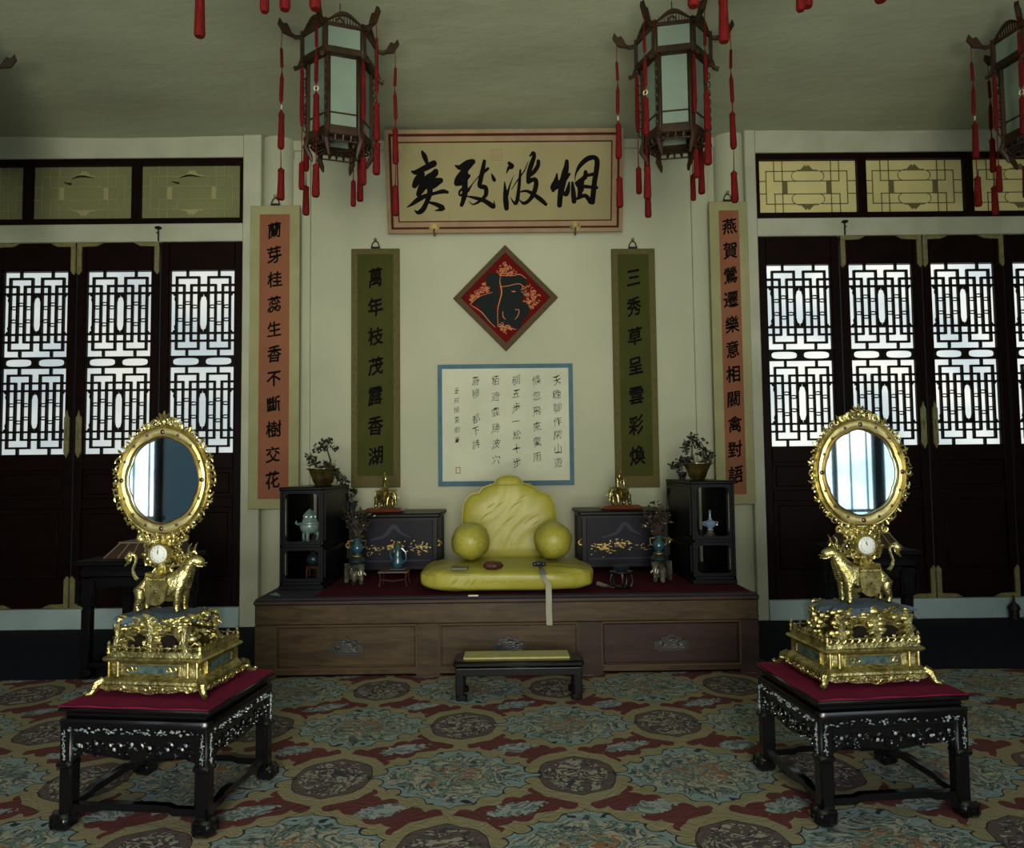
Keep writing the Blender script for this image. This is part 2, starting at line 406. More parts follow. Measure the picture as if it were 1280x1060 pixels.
# ================================================================ ROOM SHELL
D = 6.0
HC = 3.87
XL, XR = -4.75, 4.7
mb = MB(); mb.bx((XL - .2, -1.9, -.1), (XR + .2, 6.3, 0)); struct(mb.build('floor', 'floor'))
# ceiling with the sag and wrinkles of pasted paper
mb = MB(); nx, ny = 70, 60; vs = []; fs = []
for j in range(ny + 1):
    for i in range(nx + 1):
        x = XL - .2 + (XR - XL + .4) * i / nx; y = -1.9 + 8.1 * j / ny
        z = HC + .006 * sin(x * 3.1 + y * 1.3) + .004 * sin(y * 9 + 2 * sin(x * 1.7)) + random.uniform(-.0015, .0015)
        vs.append((x, y, z))
for j in range(ny):
    for i in range(nx): a = j * (nx + 1) + i; fs.append((a, a + 1, a + nx + 2, a + nx + 1))
mb.add(vs, fs); mb.bx((XL - .2, -1.9, HC + .03), (XR + .2, 6.3, HC + .1)); struct(mb.build('ceiling', 'ceil', recalc=False))
mb = MB(); mb.bx((XL - .2, -1.9, 0), (XL - .02, 6.3, HC + .03)); struct(mb.build('wall_left', 'wall'))
mb = MB(); mb.bx((XR + .02, -1.9, 0), (XR + .2, 6.3, HC + .03)); struct(mb.build('wall_right', 'wall'))
# front wall behind the camera: doorway plus two lattice windows
mb = MB()
for x0, x1, z0, z1 in ((XL, -4.7, 0, HC), (-1.35, -1.15, 0, HC), (.95, 1.15, 0, HC), (4.6, XR, 0, HC), (-4.7, -1.35, 0, .5), (1.15, 4.6, 0, .5), (-4.7, -1.35, 2.6, HC), (1.15, 4.6, 2.6, HC), (-1.15, .95, 3.1, HC)):
    mb.bx((x0, -1.75, z0), (x1, -1.6, z1 + .02))
struct(mb.build('wall_front', 'door'))
xl0, xl1 = P(305, 500, D).x, P(328, 500, D).x; xr0, xr1 = P(936, 500, D).x, P(950, 500, D).x
zt0, zt1 = 3.165, 3.70        # transom frame
zd0, zd1 = .155, 3.02         # doors
mb = MB(); mb.bx((xl1 - .05, 6.06, 0), (xr0 + .05, 6.2, HC + .02)); struct(mb.build('wall_back', 'wall'))
# white painted timber: posts, beams and sills
X['sill'] = M('sill_skylight_tint', '9DB2B2', .6, col2='8EA3A4', scale=3, bump=.15)  # white sill paint with the blue of low skylight put into its colour
n_t = [0]
def trim(a, b, mat='beam', bev=.006):
    n_t[0] += 1; m_ = MB(); m_.bx(a, b, bev); return struct(m_.build('trim_%d' % n_t[0], mat))
trim((XL - .02, 5.94, zt1), (xl0, 6.2, HC + .02)); trim((xr1, 5.94, zt1), (XR + .02, 6.2, HC + .02))
trim((XL - .02, 5.94, zd1), (xl0, 6.2, zt0)); trim((xr1, 5.94, zd1), (XR + .02, 6.2, zt0))
trim((XL - .02, 5.92, 0), (xl0, 6.2, zd0), 'sill'); trim((xr1, 5.92, 0), (XR + .02, 6.2, zd0), 'sill')
trim((xl0, 5.93, 0), (xl1, 6.2, HC + .02)); trim((xr0, 5.93, 0), (xr1, 6.2, HC + .02))
for x, n in ((P(344, 500, 6).x, 9), (P(922, 500, 6).x, 10)):   # round columns standing beside the bays
    m_ = MB(); m_.cyl((x, 6.08, 0), (x, 6.08, HC + .02), .13, n=24); struct(m_.build('trim_%d' % n, 'wall'))
n_t[0] = 10
for x in (P(375, 400, 6).x, P(880, 400, 6).x): trim((x - .07, 6.035, 0), (x + .07, 6.06, 3.72 if x < 0 else HC), 'wall', .004)
trim((xl1, 6.04, 3.79), (xr0, 6.06, HC + .01), 'wall', .004)

# ---------------------------------------------------------------- transom windows over the doors
def outline(x0, z0, x1, z1, k=5): 
    r = []
    for i in range(4): 
        a, b = [(x0, z0), (x1, z0), (x1, z1), (x0, z1)][i], [(x1, z0), (x1, z1), (x0, z1), (x0, z0)][i]
        r += [(a[0] + (b[0] - a[0]) * t / k, a[1] + (b[1] - a[1]) * t / k) for t in range(k)]
    return r
def transom(n, x0, x1, side):
    f = .035; cx = (x0 + x1) / 2; cz = (zt0 + zt1) / 2
    m_ = MB(); m_.ring(outline(x0, zt0, x1, zt1), outline(x0 + f, zt0 + .05, x1 - f, zt1 - .05), 5.96, 6.03)
    root = struct(m_.build('window_%d' % n, 'door'))
    pw, ph = (x1 - x0) - 2 * f, (zt1 - zt0) - .1
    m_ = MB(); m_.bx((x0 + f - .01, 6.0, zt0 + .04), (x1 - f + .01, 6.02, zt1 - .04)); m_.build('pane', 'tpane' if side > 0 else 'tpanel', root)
    m_ = MB(); u = pw / 1145; v = ph / 610; X0, Z0 = x0 + f, zt1 - .05; t = 9 if side > 0 else 6
    def ln(a, b, c, d, w=t):
        m_.bx((X0 + min(a, c) * u - w * u / 2, 5.994, Z0 - max(b, d) * v - w * u / 2), (X0 + max(a, c) * u + w * u / 2, 6.001, Z0 - min(b, d) * v + w * u / 2))
    for (a, b, c, d) in ((95, 118, 430, 118), (740, 118, 1045, 118), (95, 495, 430, 495), (740, 495, 1045, 495), (95, 118, 95, 495), (1045, 118, 1045, 495),
                         (190, 0, 190, 230), (287, 0, 287, 610), (855, 0, 855, 610), (950, 0, 950, 230), (195, 380, 195, 610), (955, 380, 955, 610),
                         (190, 232, 950, 232), (190, 380, 950, 380), (0, 232, 90, 232), (0, 378, 90, 378), (1045, 232, 1145, 232), (1045, 378, 1145, 378)): ln(a, b, c, d)
    for sg in (-1, 1):
        q = [(x, 306 + sg * z) for x, z in ((430, 188), (470, 205), (500, 205), (530, 235), (555, 262), (572, 240), (590, 262), (620, 235), (650, 205), (690, 205), (730, 188))]
        m_.prism([(X0 + a * u, Z0 - b * v) for a, b in q], 5.996, 6.001)
        for cxx, dr in ((440, -1), (730, 1)):
            m_.tube([(X0 + (cxx + dr * 45 * sin(a)) * u, 5.998, Z0 - (306 + sg * (132 + 52 * cos(a))) * v) for a in [PI * k / 8 for k in range(9)]], t * u * .6, 4)
    for xx in (290, 800): m_.bx((X0 + xx * u, 5.9965, Z0 - 375 * v), (X0 + (xx + 55) * u, 6.001, Z0 - 238 * v))
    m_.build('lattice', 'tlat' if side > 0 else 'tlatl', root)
    if side < 0:
        m_ = MB(); m_.stroke([(cx - .1, cz + .12, .004), (cx - .02, cz + .14, .016), (cx + .08, cz + .125, .003)], 5.99, False)
        m_.stroke([(cx - .16, cz + .09, .004), (cx - .1, cz + .075, .02)], 5.99, False); m_.build('tear', 'iron', root)
tw = .862
for k in range(3): transom(k + 1, xl0 - tw * (k + 1) - .012 * 0, xl0 - tw * k, -1)
for k in range(3): transom(k + 4, xr1 + tw * k, xr1 + tw * (k + 1), 1)

# ---------------------------------------------------------------- lattice doors
LW = .658; PWd = .515; PZ0, PZ1 = 1.345, 2.795
def lattice_mb():
    m_ = MB(); u = PWd / 590; v = (PZ1 - PZ0) / 1678; b = 18 * u; y0, y1 = -.012, .012
    def H(x0, x1, z, w=b): m_.bx((x0 * u - w / 2, y0, -z * v - w / 2), (x1 * u + w / 2, y1, -z * v + w / 2))
    def V(x, z0, z1, w=b): m_.bx((x * u - w / 2, y0, -z1 * v), (x * u + w / 2, y1, -z0 * v))
    for o in (0, 893):
        for x in (155, 440): V(x, o, o + 62); V(x, o + 725, o + 785)
        for x0, x1 in ((58, 258), (345, 540)):
            H(x0, x1, o + 62); H(x0, x1, o + 725); V(x0, o + 62, o + 725); V(x1, o + 62, o + 725)
        for x0, x1 in ((0, 125), (190, 410), (475, 590)): H(x0, x1, o + 135); H(x0, x1, o + 650)
        for x in (125, 190, 410, 475): V(x, o + 135, o + 650)
        H(0, 590, o + 205); H(0, 590, o + 580)
        for x in (92, 222, 380, 510):
            for z in (333, 455): rg(m_, x * u, -(o + z) * v, 27 * u, 14 * v, b * .55)
        for x in (157, 443):
            for z in (300, 490): rg(m_, x * u, -(o + z) * v, 27 * u, 14 * v, b * .55)
        for zz, sg in ((o + 205, 1), (o + 580, -1)):                       # small carved cloud brackets
            for xx, dr in ((258, 1), (345, -1), (0, 1), (590, -1)):
                if xx in (0, 590) : pl = ((0, 8), (34, 8), (26, 26), (14, 30), (20, 60), (6, 96), (0, 96))
                else: pl = ((0, 8), (40, 8), (36, 34), (22, 38), (16, 60), (10, 88), (0, 96))
                if xx in (0, 590): pl = tuple((58 - a, c) for a, c in pl)
                m_.prism([((xx + dr * a) * u, -(zz + sg * c) * v) for a, c in pl], -.008, .008)
    H(0, 590, 797); H(0, 590, 884)
    for x0, x1 in ((0, 295), (295, 590)):
        out = outline(x0 * u, -884 * v, x1 * u, -797 * v, 6); c = ((x0 + x1) / 2 * u, -840.5 * v)
        inn = []
        for ox, oz in out:
            a = math.atan2((oz - c[1]) / (43 * v), (ox - c[0]) / (147 * u)); q = (abs(cos(a)) ** 3.5 + abs(sin(a)) ** 3.5) ** (-1 / 3.5)
            inn.append((c[0] + 118 * u * q * cos(a), c[1] + 33 * v * q * sin(a)))
        m_.ring(out, inn, -.008, .008)
    m_.bx((-.004, y0, -1678 * v - .004), (.006, y1, .004)); m_.bx((PWd - .006, y0, -1678 * v), (PWd + .004, y1, .004))
    return m_
def rg(m_, x, z, rx, rz, t): m_.tube([(x + rx * cos(k * PI / 5), 0, z + rz * sin(k * PI / 5)) for k in range(10)], t * .6, 4, True)
LAT = None
def leaf(n, cx, side, br, handle=0, hooks=()):
    """a door leaf: stiles and rails, lattice, lit pane, panels, brass corner brackets"""
    global LAT
    g = .006; x0, x1 = cx - LW / 2 + g, cx + LW / 2 - g; p0, p1 = cx - PWd / 2, cx + PWd / 2
    m_ = MB()
    m_.bx((x0, 5.96, zd0), (p0, 6.02, zd1), .006); m_.bx((p1, 5.96, zd0), (x1, 6.02, zd1), .006)
    for z0, z1 in ((PZ1, zd1), (1.22, PZ0), (.92, 1.0), (zd0, .34)): m_.bx((p0, 5.962, z0), (p1, 6.02, z1), .004)
    root = struct(m_.build('door_%d' % n, 'door'))
    m_ = MB(); m_.bx((p0, 5.985, 1.0), (p1, 6.01, 1.22)); m_.bx((p0 + .03, 5.975, 1.03), (p1 - .03, 5.99, 1.19), .008); m_.build('panel', 'door', root)
    m_ = MB(); m_.bx((p0, 5.985, .34), (p1, 6.01, .92)); m_.bx((p0 + .04, 5.975, .38), (p1 - .04, 5.99, .88), .008)
    m_.build('panel', 'door', root)
    m_ = MB(); m_.bx((p0 - .01, 6.012, PZ0 - .01), (p1 + .01, 6.018, PZ1 + .01)); m_.build('pane', 'pane_l' if side < 0 else 'pane_r', root)
    if LAT is None: LAT = lattice_mb().build('lattice', 'lat', root, (p0, 5.99, PZ1))
    else: o = LAT.copy(); COL.objects.link(o); o.parent = root; o.location = (p0, 5.99, PZ1)
    for sx, top in br:
        m_ = MB(); xx = x0 if sx < 0 else x1; d = -sx; zz = zd1 if top else zd0; dz = -1 if top else 1; L = .23 if top else .22
        e = .035 if top else -.02
        m_.prism([(xx, zz - dz * e), (xx + d * .036, zz - dz * e), (xx + d * .036, zz + dz * L), (xx + d * .012, zz + dz * (L + .03)), (xx, zz + dz * (L + .01))], 5.948, 5.962)
        m_.prism([(xx, zz), (xx + d * .2, zz + dz * .006), (xx + d * .15, zz + dz * .03), (xx, zz + dz * .036)], 5.95, 5.962)
        m_.build('bracket', 'brass', root)
    if handle:
        m_ = MB(); hx = x0 + .04 if handle < 0 else x1 - .04
        m_.prism([(hx + a, 1.50 + b) for a, b in ((-.02, -.14), (0, -.185), (.02, -.14), (.02, .13), (.008, .15), (0, .19), (-.008, .15), (-.02, .13))], 5.945, 5.962)
        m_.tube([(hx, 5.94, 1.50 - .04), (hx, 5.925, 1.5), (hx, 5.94, 1.54)], .006, 6); m_.build('handle', 'brass', root)
lc = [xl0 - LW * (k + .5) for k in range(4)]; rc = [xr1 + LW * (k + .5) for k in range(4)]
leaf(1, lc[0], -1, []); leaf(2, lc[1], -1, [(1, 1), (-1, 1), (-1, 0), (1, 0)], -1); leaf(3, lc[2], -1, [(1, 1), (1, 0), (-1, 1), (-1, 0)], 1); leaf(4, lc[3], -1, [])
leaf(5, rc[0], 1, []); leaf(6, rc[1], 1, [(1, 1), (-1, 1), (-1, 0), (1, 0)], 1); leaf(7, rc[2], 1, [(1, 1), (1, 0), (-1, 1), (-1, 0)], -1); leaf(8, rc[3], 1, [])
for x, lb in ((P(198, 290, 5.93).x, 'small iron hook on the white beam above the left doors'), (P(1056, 285, 5.93).x, 'small iron hook on the white beam above the right doors')):
    z = P(640, 288, 5.93).z
    m_ = MB(); m_.cyl((x, 5.93, z - .06), (x, 5.93, z + .03), .006); m_.ball((x, 5.925, z + .045), (.028, .028, .012)); m_.cyl((x, 5.90, z), (x, 5.945, z), .005)
    tag(m_.build('door_hook', 'iron'), lb, 'hook')
q = PG(1266, 765, 0.0); m_ = MB(); m_.lathe([(.035, 0), (.035, .07), (.045, .075), (.04, .1), (.012, .13), (.008, .18)], (P(1266, 750, 5.88).x, 5.87, .0), 14)
tag(m_.build('door_pivot', 'iron'), 'small dark bottle-shaped pivot post against the sill of the right doors', 'door pivot')
# the front windows seen only in the mirrors
for k, (x0, x1) in enumerate(((-4.7, -1.35), (1.15, 4.6))):
    m_ = MB()
    for i in range(9): xx = x0 + (x1 - x0) * i / 8; m_.bx((xx - (.05 if i % 2 == 0 else .015), -1.66, .5), (xx + (.05 if i % 2 == 0 else .015), -1.6, 2.6))
    for z in (.52, .75, 1.7, 2.2, 2.58): m_.bx((x0, -1.66, z - .015), (x1, -1.62, z + .015))
    r = struct(m_.build('window_%d' % (7 + k), 'lat'))
    for i in range(int((x1 - x0) / .16)): q_ = x0 + .08 + .16 * i; MB().bx((q_ - .006, -1.65, .5), (q_ + .006, -1.63, 2.6)).build('bar', 'lat', r)
    m_ = MB(); m_.bx((x0, -1.70, .5), (x1, -1.69, 2.6)); m_.build('pane', 'pane_f', r)
    if k == 0: m_ = MB(); m_.bx((-3.78, -1.60, .5), (-3.15, -1.59, 2.7)); m_.build('reflected_blue_panel', 'blue_glow', r)  # added unseen panel that gives the left mirror a blue half

# ---------------------------------------------------------------- carpet
m_ = MB(); cy1 = 4.46; m_.add([(XL + .3, -1.2, .004), (XR - .3, -1.2, .004), (XR - .3, cy1 - .1, .004), (2.0, cy1, .004), (XL + .3, cy1, .004), (XL + .3, -1.2, .014), (XR - .3, -1.2, .014), (XR - .3, cy1 - .1, .014), (2.0, cy1, .014), (XL + .3, cy1, .014)],
    [(5, 6, 7, 8, 9), (4, 3, 2, 1, 0), (0, 1, 6, 5), (1, 2, 7, 6), (2, 3, 8, 7), (3, 4, 9, 8), (4, 0, 5, 9)])
tag(m_.build('carpet', 'carpet'), 'brick-red carpet with gold-bordered blue and mauve medallions covering the floor', 'carpet')
FZ = .014

# ================================================================ PLATFORM (KANG)
KY, KH = 4.42, .456
kx0, kx1 = P(318, 790, KY).x, P(949, 790, KY).x
kang = thing('platform_bed', 'long low brown wooden platform with three framed panels against the back wall', 'platform', (0, KY, 0))
def kx(px): return P(px, 800, KY).x
def kz(py): return P(633, py, KY).z
m_ = MB(); m_.bx((kx0 + .01, .03, .03), (kx1 - .01, 1.53, KH - .02)); m_.build('body', 'woodd', kang)
m_ = MB(); m_.bx((kx0, 0, KH - .145), (kx1, .05, KH - .012), .008); m_.build('top_rail', 'wood', kang)
m_ = MB(); m_.bx((kx0 - .005, -.012, KH - .03), (kx1 + .005, 1.55, KH), .008); m_.build('top_board', 'woodd', kang)
m_ = MB(); m_.bx((kx0 + .08, 0, .03), (kx1 - .08, .04, .065), .004); m_.build('bottom_rail', 'wood', kang)
panels = [(345, 521), (549, 723), (752, 925)]
edges = [(kx0, kx(345)), (kx(521), kx(549)), (kx(723), kx(752)), (kx(925), kx1)]
for a, b in edges:
    m_ = MB(); m_.bx((a, -.002, .06), (b, .05, KH - .14), .005)
    c = (a + b) / 2; w = b - a
    m_.prism([(a - .03, .075), (b + .03, .075), (b + .01, .05), (b, .014), (a, .014), (a - .01, .05)], -.004, .05)
    m_.build('post', 'wood' if b < 0 else 'woodr_shade', kang)
for a, b in panels:
    xa, xb = kx(a), kx(b)
    m_ = MB(); m_.bx((xa - .01, .012, .06), (xb + .01, .04, KH - .13)); m_.bx((xa + .012, .006, .078), (xb - .012, .02, KH - .158), .004); p = m_.build('panel', 'wood' if a < 700 else 'woodr_shade', kang)
    m_ = MB()
    for z in (.066, KH - .147): m_.bx((xa, -.006, z - .004), (xb, .008, z + .004))
    for x in (xa, xb): m_.bx((x - .004, -.006, .066), (x + .004, .008, KH - .147))
    m_.build('beading', 'dframe', p)
    cx, cz = (xa + xb) / 2, (.07 + KH - .15) / 2 - .002; u = .00465
    ol = [(-21, -7), (-21, 3), (-13, 4), (-12, 8), (-5, 9), (0, 12), (5, 9), (12, 8), (13, 4), (21, 3), (21, -7), (14, -9), (-14, -9)]
    m_ = MB(); m_.ring([(cx + a * u, cz + b * u) for a, b in ol], [(cx + a * u * .86, cz + b * u * .78) for a, b in ol], -.006, .012)
    m_.prism([(cx + a * u * .9, cz + b * u * .85) for a, b in ol], .002, .012)
    for k in range(5):
        zz = cz + (-5 + k * 2.8) * u; ww = (16, 15, 17, 12, 6)[k] * u
        m_.tube([(cx + ww * (i / 6 - 1), -.002, zz + .004 * sin(i * 1.6 + k)) for i in range(13)], .003, 4)
    for sx in (-1, 1): scroll(m_, (cx + sx * 11 * u, -.002, cz - 1 * u), .02, .0045, 0, 1.2, sx)
    m_.build('carved_medallion', 'carve', kang)
m_ = MB(); m_.bx((kx0 + .015, .015, 0), (kx1 - .015, 1.52, .006)); fc = m_.build('felt_cover', 'felt'); fc.location = (0, KY, KH); tag(fc, 'maroon felt cover with navy edge laid over the wooden platform', 'cover')
m_ = MB(); m_.bx((kx0 + .005, -.004, .001), (kx1 - .005, .06, .0075)); m_.bx((kx0 + .005, .06, .001), (kx0 + .32, .5, .0075)); m_.build('navy_border', 'navy', fc)
KT = KH + .0075
m_ = MB(); q = PG(342, 744, KT); m_.add([(q.x - .03, q.y + .02, KT), (q.x + .005, q.y + .035, KT), (q.x + .045, q.y - .02, KT), (q.x + .0, q.y - .005, KT), (q.x - .03, q.y + .02, KT + .004), (q.x + .005, q.y + .035, KT + .012), (q.x + .045, q.y - .02, KT + .004), (q.x + .0, q.y - .005, KT + .004)],
    [(0, 3, 2, 1), (4, 5, 6, 7), (0, 1, 5, 4), (1, 2, 6, 5), (2, 3, 7, 6), (3, 0, 4, 7)])
tag(m_.build('paper_scrap', 'lglass'), 'tiny pale scrap of paper at the left front corner of the platform', 'paper')
m_ = MB(); q = PG(592, 744, KT); m_.box((q.x, KY + .012, KT + .004), (.06, .02, .008), .002)
tag(m_.build('label_tag', 'ivory'), 'tiny white tag under the front edge of the yellow seat cushion', 'tag')

# ---------------------------------------------------------------- throne cushions
def pillow(name, sx, sy, sz, mat, e=4.0, nu=44, nv=18, wr=.004, fr=None, seed=1):
    """a stuffed box: superellipsoid with puckers"""
    vs = []; fs = []
    for j in range(nv + 1):
        t = -PI / 2 + PI * j / nv
        for i in range(nu):
            a = 2 * PI * i / nu
            sg = lambda x, p: math.copysign(abs(x) ** p, x)
            cx_, cy_ = sg(cos(a), 2 / e), sg(sin(a), 2 / e); ct = abs(cos(t)) ** .42; st = sg(sin(t), .55)
            w = wr * (sin(a * 23 + seed) * .5 + sin(a * 9 + 3 * t + seed) + sin(t * 7 + a * 4)) * ct
            vs.append(((sx / 2 + w) * cx_ * ct, (sy / 2 + w) * cy_ * ct, sz / 2 + (sz / 2) * st + w * .6))
    for j in range(nv):
        for i in range(nu): k = (i + 1) % nu; fs.append((j * nu + i, j * nu + k, (j + 1) * nu + k, (j + 1) * nu + i))
    m_ = MB(); m_.add(vs, fs); return m_
ccx = P(634, 700, 4.78).x
seat = thing('seat_cushion', 'wide flat yellow satin seat cushion at the front of the platform', 'cushion', (ccx, 4.80, KT + .006))
pillow('c', 1.05, .66, .145, 'yellow', 5, 80, 22, .0035).build('cushion_body', 'yellow', seat, sharp=180)
m_ = MB(); m_.tube([(.5 * 1.03 * math.copysign(abs(cos(a)) ** .4, cos(a)), .325 * math.copysign(abs(sin(a)) ** .4, sin(a)), .108 + .002 * sin(a * 17)) for a in [2 * PI * k / 72 for k in range(72)]], .004, 5, True); m_.build('piping', 'yellow', seat)
ST = KT + .150
# creases on the front face of the cushion
m_ = MB()
for k in range(26):
    x = -.02 + random.uniform(-.14, .16) if k < 16 else random.uniform(-.42, .45); L_ = random.uniform(.03, .07)
    m_.tube([(x, -.322, .05), (x + .01 + L_ * .2, -.327, .07), (x + .02 + L_ * .5, -.318, .095 + L_ * .2)], [.001, .004, .001], 5)
m_.build('creases', 'yellow', seat)
# back rest with stepped crest
def P2(px, py, Y): q = P(px, py, Y); return (q.x, q.z)
by = 5.10
half = [(0, 595), (11, 597), (16, 601), (19, 606), (27, 608), (34, 611), (38, 617), (46, 618), (51, 621), (55, 627), (58, 633), (59.5, 650), (60, 675), (59, 706)]
bc = P(636.5, 650, by).x
pts = [(bc + a * by / F, P(636, z, by).z) for a, z in half]; prof = [(2 * bc - x, z) for x, z in pts[::-1]][:-1] + pts
prof = [(x - bc, z - ST) for x, z in prof]
back = thing('back_cushion', 'tall yellow satin back cushion with stepped crest leaning behind the seat', 'cushion', (bc, by + .06, ST + .004), 0)
def puff(prof, y0, dep, nl=9, seed=0):
    """outline inflated front and back with diagonal folds"""
    n = len(prof); cx_, cz_ = 0, sum(z for x, z in prof) / n * .8; vs = []; fs = []
    for side in (0, 1):
        for l in range(nl + 1):
            t = l / nl; q = 1 - t
            for i, (x, z) in enumerate(prof):
                X_, Z_ = cx_ + (x - cx_) * q, cz_ + (z - cz_) * q
                h = dep / 2 * (1 - q ** 5) ** .5
                h += .0016 * sin((X_ * 1.0 - Z_ * .8) * 48 + 2 * sin(Z_ * 14) + 1.5 * sin(X_ * 19)) * min(1, t * 4) * (1 if side == 0 else 0)
                h += .004 * sin(Z_ * 40) * (1 if .9 * max(z for _, z in prof) < Z_ else 0)
                vs.append((X_, y0 - h if side == 0 else y0 + h, Z_))
    m = (nl + 1) * n
    for side in (0, 1):
        for l in range(nl):
            for i in range(n - 0):
                k = (i + 1) % n; a = side * m + l * n
                fs.append((a + i, a + k, a + n + k, a + n + i))
    for i in range(n): k = (i + 1) % n; fs.append((i, k, m + k, m + i))
    return MB().add(vs, fs)
dense = []
for i in range(len(prof)):
    a, b = prof[i], prof[(i + 1) % len(prof)]; k = max(1, int(math.dist(a, b) / .02))
    dense += [(a[0] + (b[0] - a[0]) * t / k, a[1] + (b[1] - a[1]) * t / k) for t in range(k)]
puff(dense, .06, .12, 22).build('cushion_body', 'yellow', back, sharp=180)
m_ = MB(); m_.tube([(x * 1.0, .06, z) for x, z in dense], .005, 5, True); m_.build('piping', 'yellow', back)
m_ = MB()
for k in range(9):
    x = -.2 + k * .05; z = random.uniform(.12, .38); L_ = random.uniform(.05, .11)
    m_.tube([(x, -.001, z), (x + L_ * .5, -.006, z + L_ * .45), (x + L_ * 1.1, -.001, z + L_ * .75)], [.001, .0045, .001], 5)
m_.tube([(-.13, -.002, .475), (-.05, -.006, .47), (.06, -.006, .47), (.15, -.001, .475)], [.002, .004, .004, .002], 5); m_.build('creases', 'yellow', back)
for px, lb in ((588, 'round yellow satin bolster at the left of the throne seat'), (691.5, 'round yellow satin bolster at the right of the throne seat')):
    q = P(px, 688, 4.82)
    b_ = thing('bolster', lb, 'bolster', (q.x, 4.86, ST + .008), 0, 'bolsters on the seat cushion')
    vs = []; m_ = MB(); nu, nv = 36, 16; fs = []
    for j in range(nv + 1):
        t = -PI / 2 + PI * j / nv
        for i in range(nu):
            a = 2 * PI * i / nu; r = .118 * (abs(cos(t)) ** .72) * (1 + .022 * sin(a * 5 + t * 3 + px) + .012 * sin(a * 11 + 2 * t)); vs.append((r * cos(a) * 1.03, .19 * math.copysign(abs(sin(t)) ** .95, sin(t)), .118 + r * sin(a)))
    for j in range(nv):
        for i in range(nu): k = (i + 1) % nu; fs.append((j * nu + i, j * nu + k, (j + 1) * nu + k, (j + 1) * nu + i))
    m_.add(vs, fs); m_.build('cushion_body', 'yellow', b_, sharp=180)
    m_ = MB()
    for k in range(12):
        a = 2 * PI * k / 12 + random.uniform(-.15, .15); r0 = random.uniform(.03, .05); r1 = r0 + random.uniform(.02, .04)
        m_.tube([(r0 * cos(a), -.187, .118 + r0 * sin(a)), ((r0 + r1) / 2 * cos(a + .1), -.186, .118 + (r0 + r1) / 2 * sin(a + .1)), (r1 * cos(a + .05), -.178, .118 + r1 * sin(a + .05))], [.001, .004, .001], 5)
    m_.build('gathers', 'yellow', b_)
# things lying on the seat
q = PG(575, 712, ST); m_ = MB(); m_.box((0, 0, .008), (.095, .075, .016), .003); o = m_.build('stone_tablet', 'tab', None, (q.x, q.y, ST), -.05); tag(o, 'flat grey-green tablet lying at the left of the yellow seat', 'tablet')
q = PG(616, 712, ST); lb_ = thing('lacquer_box', 'small red-brown lobed lacquer box in the middle of the yellow seat', 'box', (q.x, q.y, ST))
m_ = MB(); m_.lathe([(.03, 0), (.045, .004), (.058, .018), (.058, .024)], n=30, lobes=5, la=.06, sy=.75); m_.build('base', 'lacq', lb_)
m_ = MB(); m_.lathe([(.059, .024), (.055, .034), (.04, .045), (.02, .05), (.002, .052)], n=30, lobes=5, la=.06, sy=.75); m_.build('lid', 'lacq', lb_)
q = PG(677, 716, ST); sc_ = thing('scepter', 'small dark green scepter resting on the right of the yellow seat with hanging ribbon', 'scepter', (q.x, q.y, ST))
m_ = MB(); m_.tube([(0, -.05, .014), (0, 0, .018), (-.002, .05, .022), (-.006, .08, .035)], [.014, .011, .01, .012], 8); m_.build('handle', 'bronze', sc_)
m_ = MB(); m_.ball((-.01, .09, .04), (.036, .02, .016), 12, 6); m_.ball((-.035, .08, .038), .014, 8, 5); m_.ball((.016, .08, .038), .014, 8, 5); m_.build('head', 'bronze', sc_)
rx = P(686, 760, KY).x - q.x; m_ = MB(); w = .017; yf = KY - .012 - q.y
pl = [(0.0, -.05, .012), (.006, -.12, .006), (.012, 4.48 - q.y, -.012), (.016, 4.462 - q.y, -.05), (rx, 4.43 - q.y, KT - ST + .06), (rx, yf - .006, KT - ST + .006), (rx - .001, yf - .008, KT - ST - .06), (rx + .001, yf - .008, KT - ST - .165)]
vs = [];
for (a, b, c) in pl: vs += [(a - w, b, c), (a + w, b, c), (a - w, b - .0025, c + .0025), (a + w, b - .0025, c + .0025)]
fs = []
for i in range(len(pl) - 1): k = 4 * i; fs += [(k, k + 1, k + 5, k + 4), (k + 2, k + 6, k + 7, k + 3), (k, k + 4, k + 6, k + 2), (k + 1, k + 3, k + 7, k + 5)]
fs += [(0, 2, 3, 1), (len(vs) - 4, len(vs) - 3, len(vs) - 1, len(vs) - 2)]
m_.add(vs, fs); m_.build('ribbon', 'strap', sc_)

# ---------------------------------------------------------------- footstool
q = PG(648.5, 868, FZ); fs_ = thing('footstool', 'low black lacquer footstool with straw-coloured pad before the platform', 'footstool', (q.x, 4.04, FZ))
m_ = MB(); m_.bx((-.335, -.1, .165), (.335, .1, .2), .012); m_.build('top', 'black', fs_)
m_ = MB(); m_.bx((-.325, -.096, .125), (.325, -.08, .168), .004); m_.bx((-.325, .08, .125), (.325, .096, .168), .004); m_.bx((-.325, -.09, .125), (-.31, .09, .168), .003); m_.bx((.31, -.09, .125), (.325, .09, .168), .003)
m_.bx((-.318, -.1, .158), (.318, -.094, .163)); m_.build('apron', 'black', fs_)
for x in (-1, 1):
    for y in (-1, 1):
        m_ = MB(); m_.M = T(x * .302, y * .077, 0); m_.box((0, 0, .09), (.044, .036, .13), .005); m_.box((-x * .008, 0, .016), (.06, .04, .032), .008); m_.build('leg', 'black', fs_)
m_ = MB(); m_.bx((-.285, -.062, .2), (.265, .082, .212), .004); m_.build('pad', 'pad', fs_)

